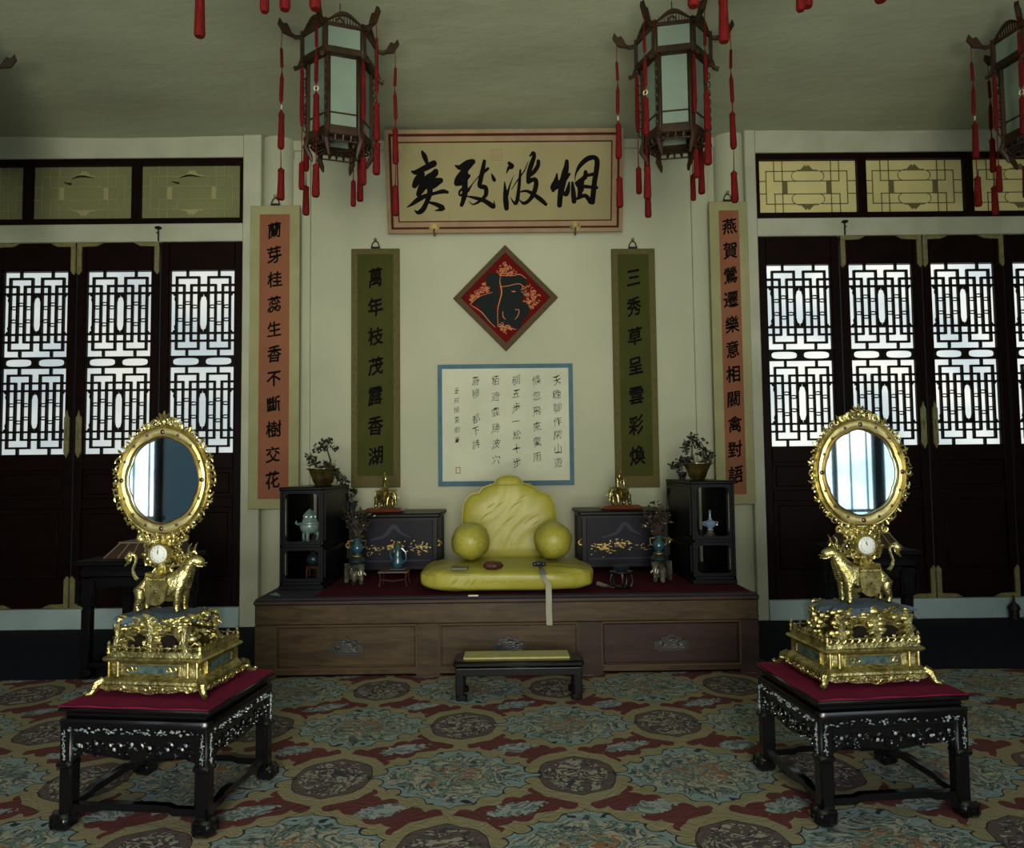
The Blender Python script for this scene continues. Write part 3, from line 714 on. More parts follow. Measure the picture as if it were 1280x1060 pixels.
# ================================================================ WALL HANGINGS
def hanger(root, x, z, y, s=1):
    m_ = MB(); m_.tube([(x + .03 * s * cos(a), y, z + .006 + .05 * s * max(0, sin(a))) for a in [PI * k / 10 for k in range(11)]], .0045, 5)
    m_.bx((x - .036, y - .005, z - .006), (x + .036, y + .005, z + .012)); m_.build('hanging_loop', 'iron', root)
    m_ = MB(); m_.cyl((x, y + .03, z + .063 * s), (x, y - .01, z + .063 * s), .005); m_.ball((x, y - .012, z + .068 * s), .013, 8, 6); m_.build('nail', 'brass', root)
def board(name, label, corners, Y, mats, text, cw, ch, top, stepz, inset, hang=True, off=.022, tx=0):
    """corners: pixel x0, y0, x1, y1 (upper left, lower right)"""
    a, b = P(corners[0], corners[1], Y), P(corners[2], corners[3], Y)
    x0, z1, x1, z0 = a.x, a.z, b.x, b.z
    root = thing(name, label, 'scroll', ((x0 + x1) / 2, Y, z0)); w, h = (x1 - x0) / 2, z1 - z0
    m_ = MB(); m_.bx((-w, 0, 0), (w, .022, h), .003); m_.build('mount', mats[0], root)
    i0, i1, i2, i3 = inset
    m_ = MB(); m_.bx((-w + i0, -.002, i3), (w - i1, .006, h - i2)); m_.build('panel', mats[1], root)
    for k, c in enumerate(text):
        m_ = MB(); put_char(m_, c, tx + (i0 - i1) / 2 + random.uniform(-.004, .004), h - top - k * stepz, -.004, cw * random.uniform(.93, 1.05), ch * random.uniform(.95, 1.05), off, .14, random.uniform(-.03, .03), .022)
        m_.build('character', 'ink', root, recalc=False)
    if hang: hanger(root, 0, h + .005, .006)
    return root
pm = lambda n: n * 6 / F
couplet_l = board('couplet_scroll', 'tall orange paper couplet in cream mount left of the throne wall', (313, 257, 373, 636), 5.90, ('mount', 'orange'), '蘭芽桂蕊生香不斷樹交花', .118, .135, .2, .196, (.075, .078, .072, .078))
couplet_r = board('couplet_scroll', 'tall orange paper couplet in cream mount right of the throne wall', (886, 252, 945, 630), 5.90, ('mount', 'orange'), '燕賀鶯遷樂意相關禽對語', .118, .135, .2, .196, (.075, .070, .072, .078))
board('green_scroll', 'narrow olive green scroll at the left of the poem sheet', (439, 311, 500, 609), 6.02, ('greenb', 'green'), '萬年枝茂露香湖', .122, .155, .235, .238, (.05, .05, .045, .09), off=.026)
board('green_scroll', 'narrow olive green scroll at the right of the poem sheet', (764, 311, 825, 609), 6.02, ('greenb', 'green'), '三秀草呈雲彩煥', .122, .155, .235, .238, (.05, .05, .045, .09), off=.026)
# poem sheet
a, b = P(547, 456, 6.03), P(718, 606, 6.03)
root = thing('poem_sheet', 'white poem sheet in blue border hanging above the throne', 'calligraphy', ((a.x + b.x) / 2, 6.028, b.z)); w, h = (b.x - a.x) / 2, a.z - b.z
m_ = MB(); m_.bx((-w, 0, 0), (w, .012, h), .002); m_.build('border', 'blueb', root)
m_ = MB(); m_.bx((-w + .035, -.002, .038), (w - .035, .006, h - .035)); m_.build('sheet', 'paper', root)
pu = 2 * w / 171
for px, txt, y0, st, sz in ((160 - 9, '天晚聊作閑山遊', 18, 17.2, 11), (126 - 1, '倏忽飛來驚雨', 17, 19.5, 11), (99, '稠五步一松十步', 17, 17.3, 11), (73, '栢遮霏勝波穴', 17, 20, 11), (48, '蒼穆　都下詩', 17, 16, 10), (24, '壬辰閏夏御筆', 29, 12.5, 7)):
    for k, c in enumerate(txt):
        if c != '　':
            m_ = MB(); put_char(m_, c, -w + px * pu, h - (y0 + k * st + 4) * pu, -.0035, sz * pu * 1.0, sz * pu * 1.2, -.008, .2, random.uniform(-.1, .1), .05); m_.build('character', 'ltext', root, recalc=False)
m_ = MB(); m_.ring(outline(-w + 22 * pu, .1, -w + 28 * pu, .15), outline(-w + 23 * pu, .106, -w + 27 * pu, .144), -.0035, 0); m_.build('seal', 'seal', root)
# fu diamond
a = P(632, 372, 6.0); root = thing('blessing_diamond', 'red diamond-shaped plaque with a black painted character above the poem sheet', 'plaque', (a.x, 6.0, a.z)); u = pm(1) / 9.217
hw = 66 * pm(1); hh = 67.5 * pm(1)
dm = lambda s, dx=0, dz=0: [(dx, hh * s + dz), (hw * s + dx, dz), (dx, -hh * s + dz), (-hw * s + dx, dz)]
m_ = MB(); m_.ring(dm(1), dm(.86), -.004, .035); m_.build('frame', 'dframe', root)
m_ = MB(); m_.prism(dm(.87), .008, .03); m_.build('panel', 'redpap', root)
fk = .0076
def fz(x, z): return ((x - 525) * u, (525 - z) * u)
m_ = MB()
for st in (((380, 312, 160), (386, 320, 165)), ((390, 350, 90), (395, 430, 95), (380, 500, 130), (350, 560, 150)), ((150, 600, 40), (210, 560, 80), (300, 560, 140), (400, 540, 120)), ((300, 600, 160), (330, 700, 160), (390, 790, 110), (400, 840, 60)),
           ((440, 320, 90), (560, 325, 95), (660, 315, 120), (710, 335, 120)), ((560, 440, 150), (640, 440, 180), (660, 480, 150), (600, 560, 190)), ((520, 480, 110), (500, 600, 120), (510, 760, 150)), ((560, 720, 260), (640, 700, 250), (700, 680, 180), (720, 660, 150)), ((640, 780, 150), (650, 830, 110))):
    fk -= 5e-4; m_.stroke([(*fz(x, z), w_ * u * 1.12) for x, z, w_ in st], fk)
m_.build('character', 'fuink', root, recalc=False)
m_ = MB()
for st in (((470, 270, 6), (460, 330, 7), (470, 390, 14), (480, 460, 14), (465, 530, 12), (440, 620, 10), (430, 700, 7), (432, 830, 6)), ((480, 395, 9), (560, 385, 7), (680, 362, 8), (740, 400, 7)), ((470, 262, 8), (620, 265, 8), (690, 250, 8), (765, 300, 6)), ((490, 690, 7), (495, 750, 9), (525, 780, 5)), ((635, 668, 8), (680, 672, 8), (665, 740, 8), (630, 780, 5)), ((110, 600, 8), (220, 510, 6), (370, 460, 6)), ((120, 610, 6), (240, 690, 10), (330, 800, 8), (400, 870, 6)), ((440, 855, 8), (560, 880, 8), (640, 900, 6)), ((600, 452, 12), (636, 455, 12))):
    fk -= 2e-4; m_.stroke([(*fz(x, z), w_ * u) for x, z, w_ in st], fk)
def inside_fu(x, z):
    bl = ((385, 315, 95), (395, 440, 70), (300, 570, 110), (350, 700, 110), (400, 800, 70), (520, 320, 70), (640, 320, 80), (720, 340, 70), (600, 440, 110), (620, 560, 120), (540, 720, 130), (680, 700, 140), (650, 820, 80), (180, 600, 55), (480, 560, 90), (500, 430, 60))
    return any((x - a) ** 2 + (z - b) ** 2 < c * c for a, b, c in bl)
ng = 0
while ng < 190:
    x, z = random.uniform(60, 990), random.uniform(50, 1010)
    if abs(x - 525) + abs(z - 530) > 430 or inside_fu(x, z): continue
    ng += 1; a0 = random.uniform(0, 6); r = random.uniform(8, 22); q = random.choice((-1, 1))
    m_.stroke([(*fz(x + r * (1 - t * .12) * cos(a0 + q * t * .9) * 1.3, z + r * (1 - t * .12) * sin(a0 + q * t * .9)), random.uniform(4, 9) * u) for t in range(5)], .005 - ng * 1e-5, False)
m_.build('gold_clouds', 'dgold', root, recalc=False)
# the great horizontal plaque, leaning forward at the top
a, b = P(485, 293, 6.0), P(778, 293, 6.0); zb = a.z; W2 = (b.x - a.x) / 2 * .995
Hp = .785; lean = .17
root = thing('name_plaque', 'large horizontal silk plaque with four black brush characters under the ceiling', 'plaque', ((a.x + b.x) / 2, 5.985, zb)); root.rotation_euler = (math.asin(lean / Hp), 0, 0)
m_ = MB(); m_.ring(outline(-W2, 0, W2, Hp), outline(-W2 + .03, .03, W2 - .03, Hp - .03), -.03, .02); m_.build('outer_frame', 'pink', root)
m_ = MB(); m_.ring(outline(-W2 + .03, .03, W2 - .03, Hp - .03), outline(-W2 + .047, .047, W2 - .047, Hp - .047), -.022, .01); m_.build('dark_beading', 'redline', root)
m_ = MB(); m_.ring(outline(-W2 + .047, .047, W2 - .047, Hp - .047), outline(-W2 + .086, .086, W2 - .086, Hp - .086), -.014, .01); m_.build('inner_frame', 'pink', root)
m_ = MB(); m_.ring(outline(-W2 + .086, .086, W2 - .086, Hp - .086), outline(-W2 + .095, .095, W2 - .095, Hp - .095), -.012, .01); m_.build('inner_beading', 'redline', root)
m_ = MB(); m_.bx((-W2 + .09, -.006, .09), (W2 - .09, .012, Hp - .09)); m_.build('panel', 'cream', root)
s1 = (2 * W2 - .19) / 278.0                       # metres per photograph pixel on the panel
def c1(x, z): return ((490 + x / 8.533 - 632.0) * s1, .095 + (279.5 - (185 + z / 8.533)) * s1)
def c2(x, z): return ((625 + x / 8.533 - 632.0) * s1, .095 + (279.5 - (185 + z / 8.533)) * s1)
K = s1 / 8.533
chars = [
 (c1, [[(300, 60, 30), (325, 110, 58), (348, 175, 40)], [(180, 268, 22), (225, 278, 55), (330, 232, 66), (425, 185, 72)], [(445, 270, 60), (385, 330, 66), (300, 400, 80)], [(290, 300, 70), (240, 360, 84), (205, 420, 62)], [(440, 290, 70), (350, 360, 100), (290, 440, 90), (245, 515, 55)],
       [(495, 368, 64), (410, 400, 110), (370, 450, 70)], [(570, 495, 32), (520, 485, 48), (430, 505, 36), (330, 530, 46), (240, 572, 55), (180, 615, 38), (115, 652, 10)], [(380, 380, 60), (372, 500, 62), (340, 590, 52), (290, 680, 58), (235, 712, 46), (198, 688, 8)], [(370, 605, 28), (440, 625, 46), (515, 670, 56), (425, 694, 8)]]),
 (c1, [[(665, 210, 18), (720, 230, 62), (800, 190, 78), (858, 170, 62)], [(840, 190, 60), (780, 250, 66), (700, 345, 76), (672, 400, 58)], [(672, 405, 50), (740, 390, 50), (815, 320, 36)], [(780, 290, 56), (765, 400, 66), (765, 500, 66), (742, 590, 50), (725, 635, 42)], [(735, 460, 26), (705, 490, 26), (708, 530, 22), (770, 510, 50)], [(800, 480, 34), (850, 410, 12), (910, 340, 12), (950, 310, 22)],
       [(987, 165, 38), (970, 250, 50), (945, 350, 54), (932, 430, 50), (995, 448, 52), (1000, 520, 48), (960, 570, 36), (900, 612, 28), (850, 628, 16), (808, 595, 6)], [(1025, 245, 34), (985, 280, 30)], [(1066, 300, 12), (1082, 340, 36), (1095, 368, 40)], [(790, 540, 14), (880, 560, 36), (980, 590, 48), (1070, 648, 56), (1092, 650, 30), (1088, 588, 5)]]),
 (c2, [[(110, 188, 36), (140, 222, 58), (105, 240, 36), (78, 300, 6)], [(58, 390, 12), (64, 500, 46), (70, 600, 62), (76, 675, 54)], [(85, 530, 34), (115, 430, 18), (160, 320, 5)], [(235, 262, 20), (228, 350, 32), (215, 470, 38), (200, 575, 46), (180, 625, 36), (150, 600, 22), (120, 555, 5)], [(135, 470, 7), (200, 375, 14), (280, 270, 14), (325, 165, 5)],
       [(342, 115, 16), (378, 80, 38), (388, 120, 46), (360, 200, 54), (328, 300, 52), (325, 390, 50)], [(435, 168, 40), (430, 220, 48), (380, 290, 46), (335, 330, 28)], [(325, 390, 46), (395, 362, 46), (410, 420, 54), (380, 520, 52), (330, 590, 42), (270, 622, 36), (222, 585, 10)], [(228, 498, 16), (310, 490, 32), (400, 540, 46), (470, 590, 50), (518, 635, 38)]]),
 (c2, [[(642, 300, 12), (635, 370, 48), (605, 450, 74), (600, 485, 40)], [(752, 172, 42), (748, 230, 58), (732, 300, 74), (702, 420, 78), (680, 540, 62), (672, 645, 58)], [(782, 310, 28), (700, 390, 70), (610, 460, 60)], [(780, 400, 20), (765, 480, 52), (745, 530, 50), (700, 500, 40)], [(815, 400, 26), (825, 500, 54), (835, 605, 56)], [(845, 380, 8), (852, 310, 18), (900, 220, 46), (980, 150, 56), (1060, 136, 50), (1090, 180, 58), (1082, 280, 58), (1062, 400, 58), (1050, 520, 60), (1042, 615, 58)],
       [(962, 290, 44), (955, 345, 56), (870, 405, 44)], [(860, 410, 40), (905, 460, 66), (890, 560, 40)], [(990, 325, 36), (1060, 312, 40)], [(950, 445, 40), (1090, 460, 34)], [(870, 575, 34), (960, 545, 46), (1020, 615, 50)], [(920, 380, 56), (915, 480, 60)]])]
for i, (cf, sts) in enumerate(chars):
    m_ = MB()
    for j, st in enumerate(sts): m_.stroke([(*cf(x, z), w_ * K) for x, z, w_ in st], -.008 - j * 1e-4)
    m_.build('brush_character', 'ink', root, recalc=False)
m_ = MB(); x, z = c1(1128, 98); q = 7 * s1; m_.ring(outline(x - q, z - q, x + q, z + q), outline(x - q * .9, z - q * .9, x + q * .9, z + q * .9), -.0085, 0)
for k in range(4): m_.bx((x - q * .6 + k * q * .4 - .002, -.0085, z - q * .7), (x - q * .6 + k * q * .4 + .002, 0, z + q * .7))
m_.build('seal', 'seal', root)
for px in (543, 719):
    x = P(px, 288, 5.95).x - root.location.x
    m_ = MB(); m_.prism([(x + c_ * .0063, .03 + d_ * .0063) for c_, d_ in ((-7, 1), (-3, 6), (0, 8), (3, 6), (7, 1), (3, -2), (2, -5), (-2, -5), (-3, -2))], -.045, -.03)
    m_.tube([(x, -.05, .03), (x, -.062, .0), (x, -.05, -.022), (x, -.02, -.018)], .008, 6); m_.build('hook', 'gold3', root)
# ================================================================ LANTERNS
def lerp(a, b, t): return tuple(a[i] + (b[i] - a[i]) * t for i in range(len(a)))
def lantern(label, loc, rz, src=None):
    if src: o = copy_tree(src); o.location = loc; o.rotation_euler.z = rz; o['label'] = label; return o
    root = thing('palace_lantern', label, 'lantern', loc, rz)
    R1, R0 = .205, .172                               # crown and body radii; z 0 is the foot of the body
    zb0, zb1, zc0, zc1 = .0, .455, .44, .60
    C = [(cos(PI / 3 * k), sin(PI / 3 * k)) for k in range(6)]
    fr = MB()
    for k in range(6):
        c, d = C[k], C[(k + 1) % 6]
        fr.M = T(c[0] * R0, c[1] * R0, (zb0 + zb1) / 2, PI / 3 * k); fr.box((0, 0, 0), (.028, .03, zb1 - zb0), .004)
        fr.M = T(c[0] * R1, c[1] * R1, (zc0 + zc1) / 2, PI / 3 * k); fr.box((0, 0, 0), (.026, .028, zc1 - zc0 + .04), .004)
        mx, my = (c[0] + d[0]) / 2, (c[1] + d[1]) / 2; a = math.atan2(my, mx)
        for R, z, h, t in ((R0, zb0 + .02, .05, .02), (R0, zb1 - .01, .03, .02), (R1, zc0 + .012, .035, .022), (R1, zc1 - .008, .018, .018)):
            fr.M = T(mx * R, my * R, z, a); fr.box((0, 0, 0), (t, R, h), .003)
        fr.M = T(mx * R0, my * R0, zb0 + .115, a); fr.box((0, 0, 0), (.01, R0, .008))
        fr.M = T(mx * (R0 + R1) / 2, my * (R0 + R1) / 2, zc0 - .002, a); fr.box((0, 0, 0), (.05, R1, .01))
    fr.M = None; fr.build('frame', 'lanw', root)
    for k in range(6):
        c, d = C[k], C[(k + 1) % 6]; mx, my = (c[0] + d[0]) / 2, (c[1] + d[1]) / 2; a = math.atan2(my, mx)
        m_ = MB(); m_.M = T(mx * R0 * .985, my * R0 * .985, 0, a); m_.bx((-.002, -R0 / 2 + .01, .04), (.002, R0 / 2 - .01, zb1 - .02)); m_.build('side_pane', 'lglass', root)
        m_ = MB(); m_.M = T(mx * R1 * .985, my * R1 * .985, 0, a); m_.bx((-.002, -R1 / 2 + .01, zc0 + .02), (.002, R1 / 2 - .01, zc1 - .015)); m_.build('crown_pane', 'lglass', root)
        m_ = MB(); m_.M = T(mx * R1, my * R1, zc1, a + PI / 2)   # pierced arched cresting
        n = 12; w = R1 / 2
        arc = lambda q: [(w * (t / n * 2 - 1), .012 + q * (.5 - .5 * cos(2 * PI * t / n)) ** .7) for t in range(n + 1)]
        up, lo_ = arc(.062), arc(.040)
        m_.ring(up + [(w, 0), (-w, 0)], [(x * .9, z) for x, z in lo_] + [(w * .9, .004), (-w * .9, .004)], -.006, .006)
        for t in range(1, n): m_.bx((lo_[t][0] * .9 - .002, -.004, .0), (lo_[t][0] * .9 + .002, .004, up[t][1]))
        m_.build('cresting', 'lanw', root)
    m_ = MB()                                        # carved apron and lattice under the body
    for k in range(6):
        c, d = C[k], C[(k + 1) % 6]
        for t in (.25, .5, .75): q = lerp(c, d, t); m_.tube([(q[0] * R0, q[1] * R0, -.005), (q[0] * R0 * .97, q[1] * R0 * .97, -.03), (q[0] * R0 * .6, q[1] * R0 * .6, -.012)], .006, 5)
        e = C[(k + 2) % 6]; m_.tube([(c[0] * R0, c[1] * R0, -.0), (e[0] * R0, e[1] * R0, -.0)], .006, 4)
        m_.tube([(c[0] * R0 * .95, c[1] * R0 * .95, -.035), (d[0] * R0 * .95, d[1] * R0 * .95, -.035)], .005, 4)
        m_.tube([(c[0] * R0, c[1] * R0, .02), (c[0] * (R0 + .015), c[1] * (R0 + .015), -.04), (c[0] * (R0 - .01), c[1] * (R0 - .01), -.085), (c[0] * (R0 - .02), c[1] * (R0 - .02), -.115)], [.014, .017, .013, .006], 6)
    m_.build('base_lattice', 'lanw', root)
    for k in range(6):
        c = C[k]; a = PI / 3 * k
        m_ = MB(); m_.M = T(0, 0, 0, a)               # dragon-head arm reaching out of the crown
        m_.tube([(R1 - .01, 0, zc1 - .01), (R1 + .04, 0, zc1 - .02), (R1 + .075, 0, zc1 + .0), (R1 + .1, 0, zc1 + .035)], [.012, .013, .012, .01], 6)
        m_.M = T(0, 0, 0, a) @ Matrix.Rotation(0, 4, 'X')
        m_.prism([(R1 + .05, zc1 - .02), (R1 + .105, zc1 - .005), (R1 + .135, zc1 + .045), (R1 + .125, zc1 + .075), (R1 + .105, zc1 + .045), (R1 + .085, zc1 + .05), (R1 + .07, zc1 + .025)], -.011, .011); m_.build('arm', 'lanw', root); m_ = MB(); m_.M = T(0, 0, 0, a)
        m_.tube([(R1, 0, zc0 + .02), (R1 + .02, 0, zc0 - .03), (R1 + .045, 0, zc0 - .04)], [.014, .012, .014], 6); m_.build('corner_scroll', 'lanw', root)
        m_ = MB(); m_.M = T(0, 0, 0, a)               # thin pierced side ribbon
        for t in range(7): z = zb1 - .09 - t * .05; m_.tube([(R0 + .018 + .011 * cos(b), 0, z + .02 * sin(b)) for b in [2 * PI * i / 8 for i in range(8)]], .0035, 4, True)
        m_.build('side_ornament', 'lanw', root)
        # tassel hung from the arm
        x = R1 + .112; ln = (.78, .62, .74, .76, .82, .66)[k]; z = zc1 + .01; ts = MB()
        ts.M = T(0, 0, 0, a)
        pf = [(0, .002), (.10, .002), (.11, .008), (.21, .009), (.22, .002), (.24, .003), (.28, .011), (.40, .011), (.42, .003), (.46, .004), (.48, .017), (.50, .015), (.66, .019), (.675, .014), (.68, .002), (ln + .02, .003), (ln + .035, .019), (ln + .05, .017), (ln + .19, .021), (ln + .20, .017)]
        t_ = ts.tube([(x + .002 * sin(h_ * 20), 0, z - h_) for h_, _ in pf], [w_ for _, w_ in pf], 9).build('tassel', 'tassel', root)
        if k in (1, 3, 4): m_ = MB(); m_.M = T(0, 0, 0, a); m_.tube([(x, .012 * cos(b), z - .44 + .012 * sin(b)) for b in [2 * PI * i / 10 for i in range(10)]], .004, 5, True); m_.build('jade_ring', 'jring', t_)
        if k % 2:                                    # short tassel from the crown corner
            m_ = MB(); m_.M = T(0, 0, 0, a); x2 = R0 + .035
            pf = [(zc0 - .02, .004), (zc0 - .05, .010), (zc0 - .3, .013), (zc0 - .36, .008), (zc0 - .365, .002), (-.12, .003), (-.135, .015), (-.27, .017), (-.28, .013)]
            m_.tube([(x2, 0, h_) for h_, _ in pf], [w_ for _, w_ in pf], 8); m_.build('tassel', 'tassel', root)
    m_ = MB(); m_.tube([(.022 * cos(b), 0, zc1 + .115 + .022 * sin(b)) for b in [2 * PI * i / 14 for i in range(14)]], .004, 5, True)
    m_.lathe([(.03, 0), (.02, .02), (.008, .06), (.006, .09)], (0, 0, zc1), 12)
    for k in range(3): c = C[k]; m_.tube([(c[0] * R1, c[1] * R1, zc1 - .005), (-c[0] * R1, -c[1] * R1, zc1 - .005)], .006, 5)
    m_.cyl((0, 0, zc1 + .137), (0, 0, HC - loc[2] - .012), .0025, n=5); m_.build('hanging_ring', 'iron', root)
    return root
LZ = 3.03
def lx(px): return (px - 633) * 4.2 / F
L1 = lantern('hexagonal palace lantern hanging left of the horizontal plaque', (lx(424), 4.2, LZ), math.radians(20))
lantern('hexagonal palace lantern hanging right of the horizontal plaque', (lx(853), 4.2, LZ), math.radians(-11), L1)
lantern('dark palace lantern cut off by the right edge, over the right windows', (lx(1322), 4.2, LZ - .0), math.radians(-18), L1)
L4 = lantern('dark palace lantern cut off by the left edge, only its arms showing', (lx(-80), 4.2, LZ - .06), math.radians(24), L1)
ts_ = [c for c in L4.children if c.name.startswith('tassel')][0]       # the arm nearest the room centre has lost its tassel
for c in list(ts_.children): bpy.data.objects.remove(c)
bpy.data.objects.remove(ts_)
lantern('nearer lantern above the frame, its two red tassel tips showing left of centre', (-.97, 2.55, LZ + .15), math.radians(5), L1)
lantern('nearer lantern above the frame, its red tassel tips showing right of centre', (.99, 2.55, LZ + .13), math.radians(-5), L1)

# ================================================================ ANIMAL FIGURES
def beast(parent, mat, s=1, flip=1, kind='ox', name='body', fat=1.0):
    """standing quadruped facing +x (times flip), feet at z 0, about .19 long at s = 1"""
    f = flip
    y = .021
    N = [(0, 0, .088, .034), (-.035, 0, .09, .033), (-.062, 0, .092, .031), (.03, 0, .09, .034), (.058, 0, .098, .033),
         (-.066, y, .07, .021), (-.060, y + .002, .045, .014), (-.072, y + .002, .024, .010), (-.070, y + .002, .008, .010), (-.060, y + .002, .004, .010),
         (-.066, -y, .07, .021), (-.060, -y - .002, .045, .014), (-.072, -y - .002, .024, .010), (-.070, -y - .002, .008, .010), (-.060, -y - .002, .004, .010),
         (.062, y, .07, .019), (.064, y, .045, .0125), (.064, y, .022, .010), (.063, y, .008, .010), (.073, y, .004, .010),
         (.062, -y, .07, .019), (.064, -y, .045, .0125), (.064, -y, .022, .010), (.063, -y, .008, .010), (.073, -y, .004, .010),
         (.078, 0, .125, .026), (.093, 0, .150, .020), (.108, 0, .168, .019), (.125, 0, .163, .0155), (.142, 0, .155, .0115)]
    Eg = [(0, 1), (1, 2), (0, 3), (3, 4), (2, 5), (5, 6), (6, 7), (7, 8), (8, 9), (2, 10), (10, 11), (11, 12), (12, 13), (13, 14),
          (4, 15), (15, 16), (16, 17), (17, 18), (18, 19), (4, 20), (20, 21), (21, 22), (22, 23), (23, 24), (4, 25), (25, 26), (26, 27), (27, 28), (28, 29)]
    if kind == 'elephant':
        N = [(a, b * 1.15, c * .95 + .0, r * 1.12) for a, b, c, r in N[:25]] + [(.085, 0, .118, .028), (.105, 0, .122, .027), (.124, 0, .104, .017), (.134, 0, .075, .012), (.134, 0, .045, .009), (.146, 0, .028, .007)]
        N[0] = (0, 0, .088, .042); Eg = Eg + [(29, 30)]
        for i in (6, 7, 8, 11, 12, 13, 16, 17, 18, 21, 22, 23): q = N[i]; N[i] = (q[0], q[1], q[2], .0155)
    if kind == 'goat': N = N[:28] + [(.122, 0, .165, .012), (.134, 0, .158, .009)]
    b = skin(name, [(p * s, q * s * (1 + (fat - 1) * .5), z * s, r * s * fat) for p, q, z, r in N], Eg, mat, parent, 2, f)
    m_ = MB(); m_.M = Matrix.Diagonal((f * s, s, s, 1))
    if kind == 'ox':
        for q in (-1, 1):
            m_.tube([(.104, q * .010, .182), (.098, q * .018, .198), (.102, q * .020, .212), (.110, q * .017, .222)], [.005, .0045, .003, .001], 6)
            m_.prism([(.094, .178), (.080, .190), (.084, .176), (.090, .168)], q * .014, q * .022)
            m_.ball((.122, q * .0135, .172), .004, 6, 5); m_.ball((.147, q * .006, .157), .003, 5, 4)
            m_.tube([(.112, q * .014, .158), (.128, q * .014, .149), (.143, q * .009, .147)], .0025, 5)
        for k in range(9): t = k / 8; m_.tube([(.098 - .02 * t + .02 * 0, qy, .140 - .06 * t) for qy in (-.014, 0, .014)] if False else [(.104 - .016 * t, -.013, .136 - .055 * t), (.110 - .014 * t, 0, .134 - .055 * t), (.104 - .016 * t, .013, .136 - .055 * t)], .003, 5)
        for k in range(6): t = k / 5; m_.ball((.088 - .022 * t, 0, .186 - .045 * t), (.009, .005, .008), 7, 5)
        m_.tube([(.100, -.012, .188), (.108, 0, .196), (.118, .0, .186)], [.004, .006, .003], 6)
        m_.build('horns_and_mane', mat, b)
        m_ = MB(); m_.M = Matrix.Diagonal((f * s, s, s, 1)); m_.tube([(-.088, 0, .102), (-.100, 0, .115), (-.106, 0, .135), (-.098, 0, .155), (-.094, 0, .172), (-.100, 0, .184)], [.007, .006, .005, .005, .005, .004], 7)
        m_.tube([(-.100, 0, .184), (-.114, 0, .186), (-.124, 0, .172), (-.120, 0, .158), (-.134, 0, .146)], [.005, .011, .012, .006, .002], 7)
        m_.tube([(-.112, 0, .186), (-.118, 0, .166), (-.128, 0, .156)], [.006, .009, .001], 6); m_.build('tail', mat, b)
    elif kind == 'elephant':
        for q in (-1, 1):
            m_.tube([(.122, q * .016, .092), (.138, q * .022, .078), (.152, q * .022, .074), (.163, q * .019, .083)], [.005, .0045, .0035, .001], 6)
        m_.build('tusks', 'ivory', b); m_ = MB(); m_.M = Matrix.Diagonal((f * s, s, s, 1))
        for q in (-1, 1): m_.prism([(.098, .142), (.078, .14), (.062, .118), (.066, .092), (.082, .082), (.096, .10)], q * .031, q * .037)
        m_.build('ears', mat, b); m_ = MB(); m_.M = Matrix.Diagonal((f * s, s, s, 1)); m_.tube([(-.09, 0, .10), (-.104, 0, .08), (-.106, 0, .045)], [.005, .004, .005], 6); m_.build('tail', mat, b)
    else:
        for q in (-1, 1): m_.tube([(.104, q * .008, .182), (.092, q * .014, .196), (.078, q * .017, .192)], [.004, .003, .001], 6); m_.ball((.098, q * .018, .176), (.010, .004, .004), 6, 4)
        m_.tube([(-.088, 0, .105), (-.103, 0, .112), (-.118, 0, .100)], [.006, .006, .001], 6); m_.build('horns_and_tail', mat, b)
    return b
def tier(m_, w, d, prof, ch=.02, M_=None):
    """mouldings: chamfered rectangle lofted through (grow, z)"""
    n = 16; vs = []; fs = []
    for g, z in prof:
        hw_, hd = w / 2 + g, d / 2 + g; o = []
        for sx, sy in ((1, -1), (1, 1), (-1, 1), (-1, -1)):
            p = [(hw_ - ch, hd), (hw_ - ch * .35, hd + .006 - ch * .35), (hw_ + .006 - ch * .35, hd - ch * .35), (hw_, hd - ch)]
            if sx * sy > 0: p = p[::-1]
            if (sx, sy) in ((1, 1), (-1, -1)): pass
            o += [(sx * a, sy * b) for a, b in p]
        o.sort(key=lambda q: math.atan2(q[1] / hd, q[0] / hw_)); vs += [(a, b, z) for a, b in o]
    for i in range(len(prof) - 1):
        for k in range(n): fs.append((i * n + k, i * n + (k + 1) % n, (i + 1) * n + (k + 1) % n, (i + 1) * n + k))
    fs += [tuple(range(n))[::-1], tuple((len(prof) - 1) * n + k for k in range(n))]
    m_.add(vs, fs)

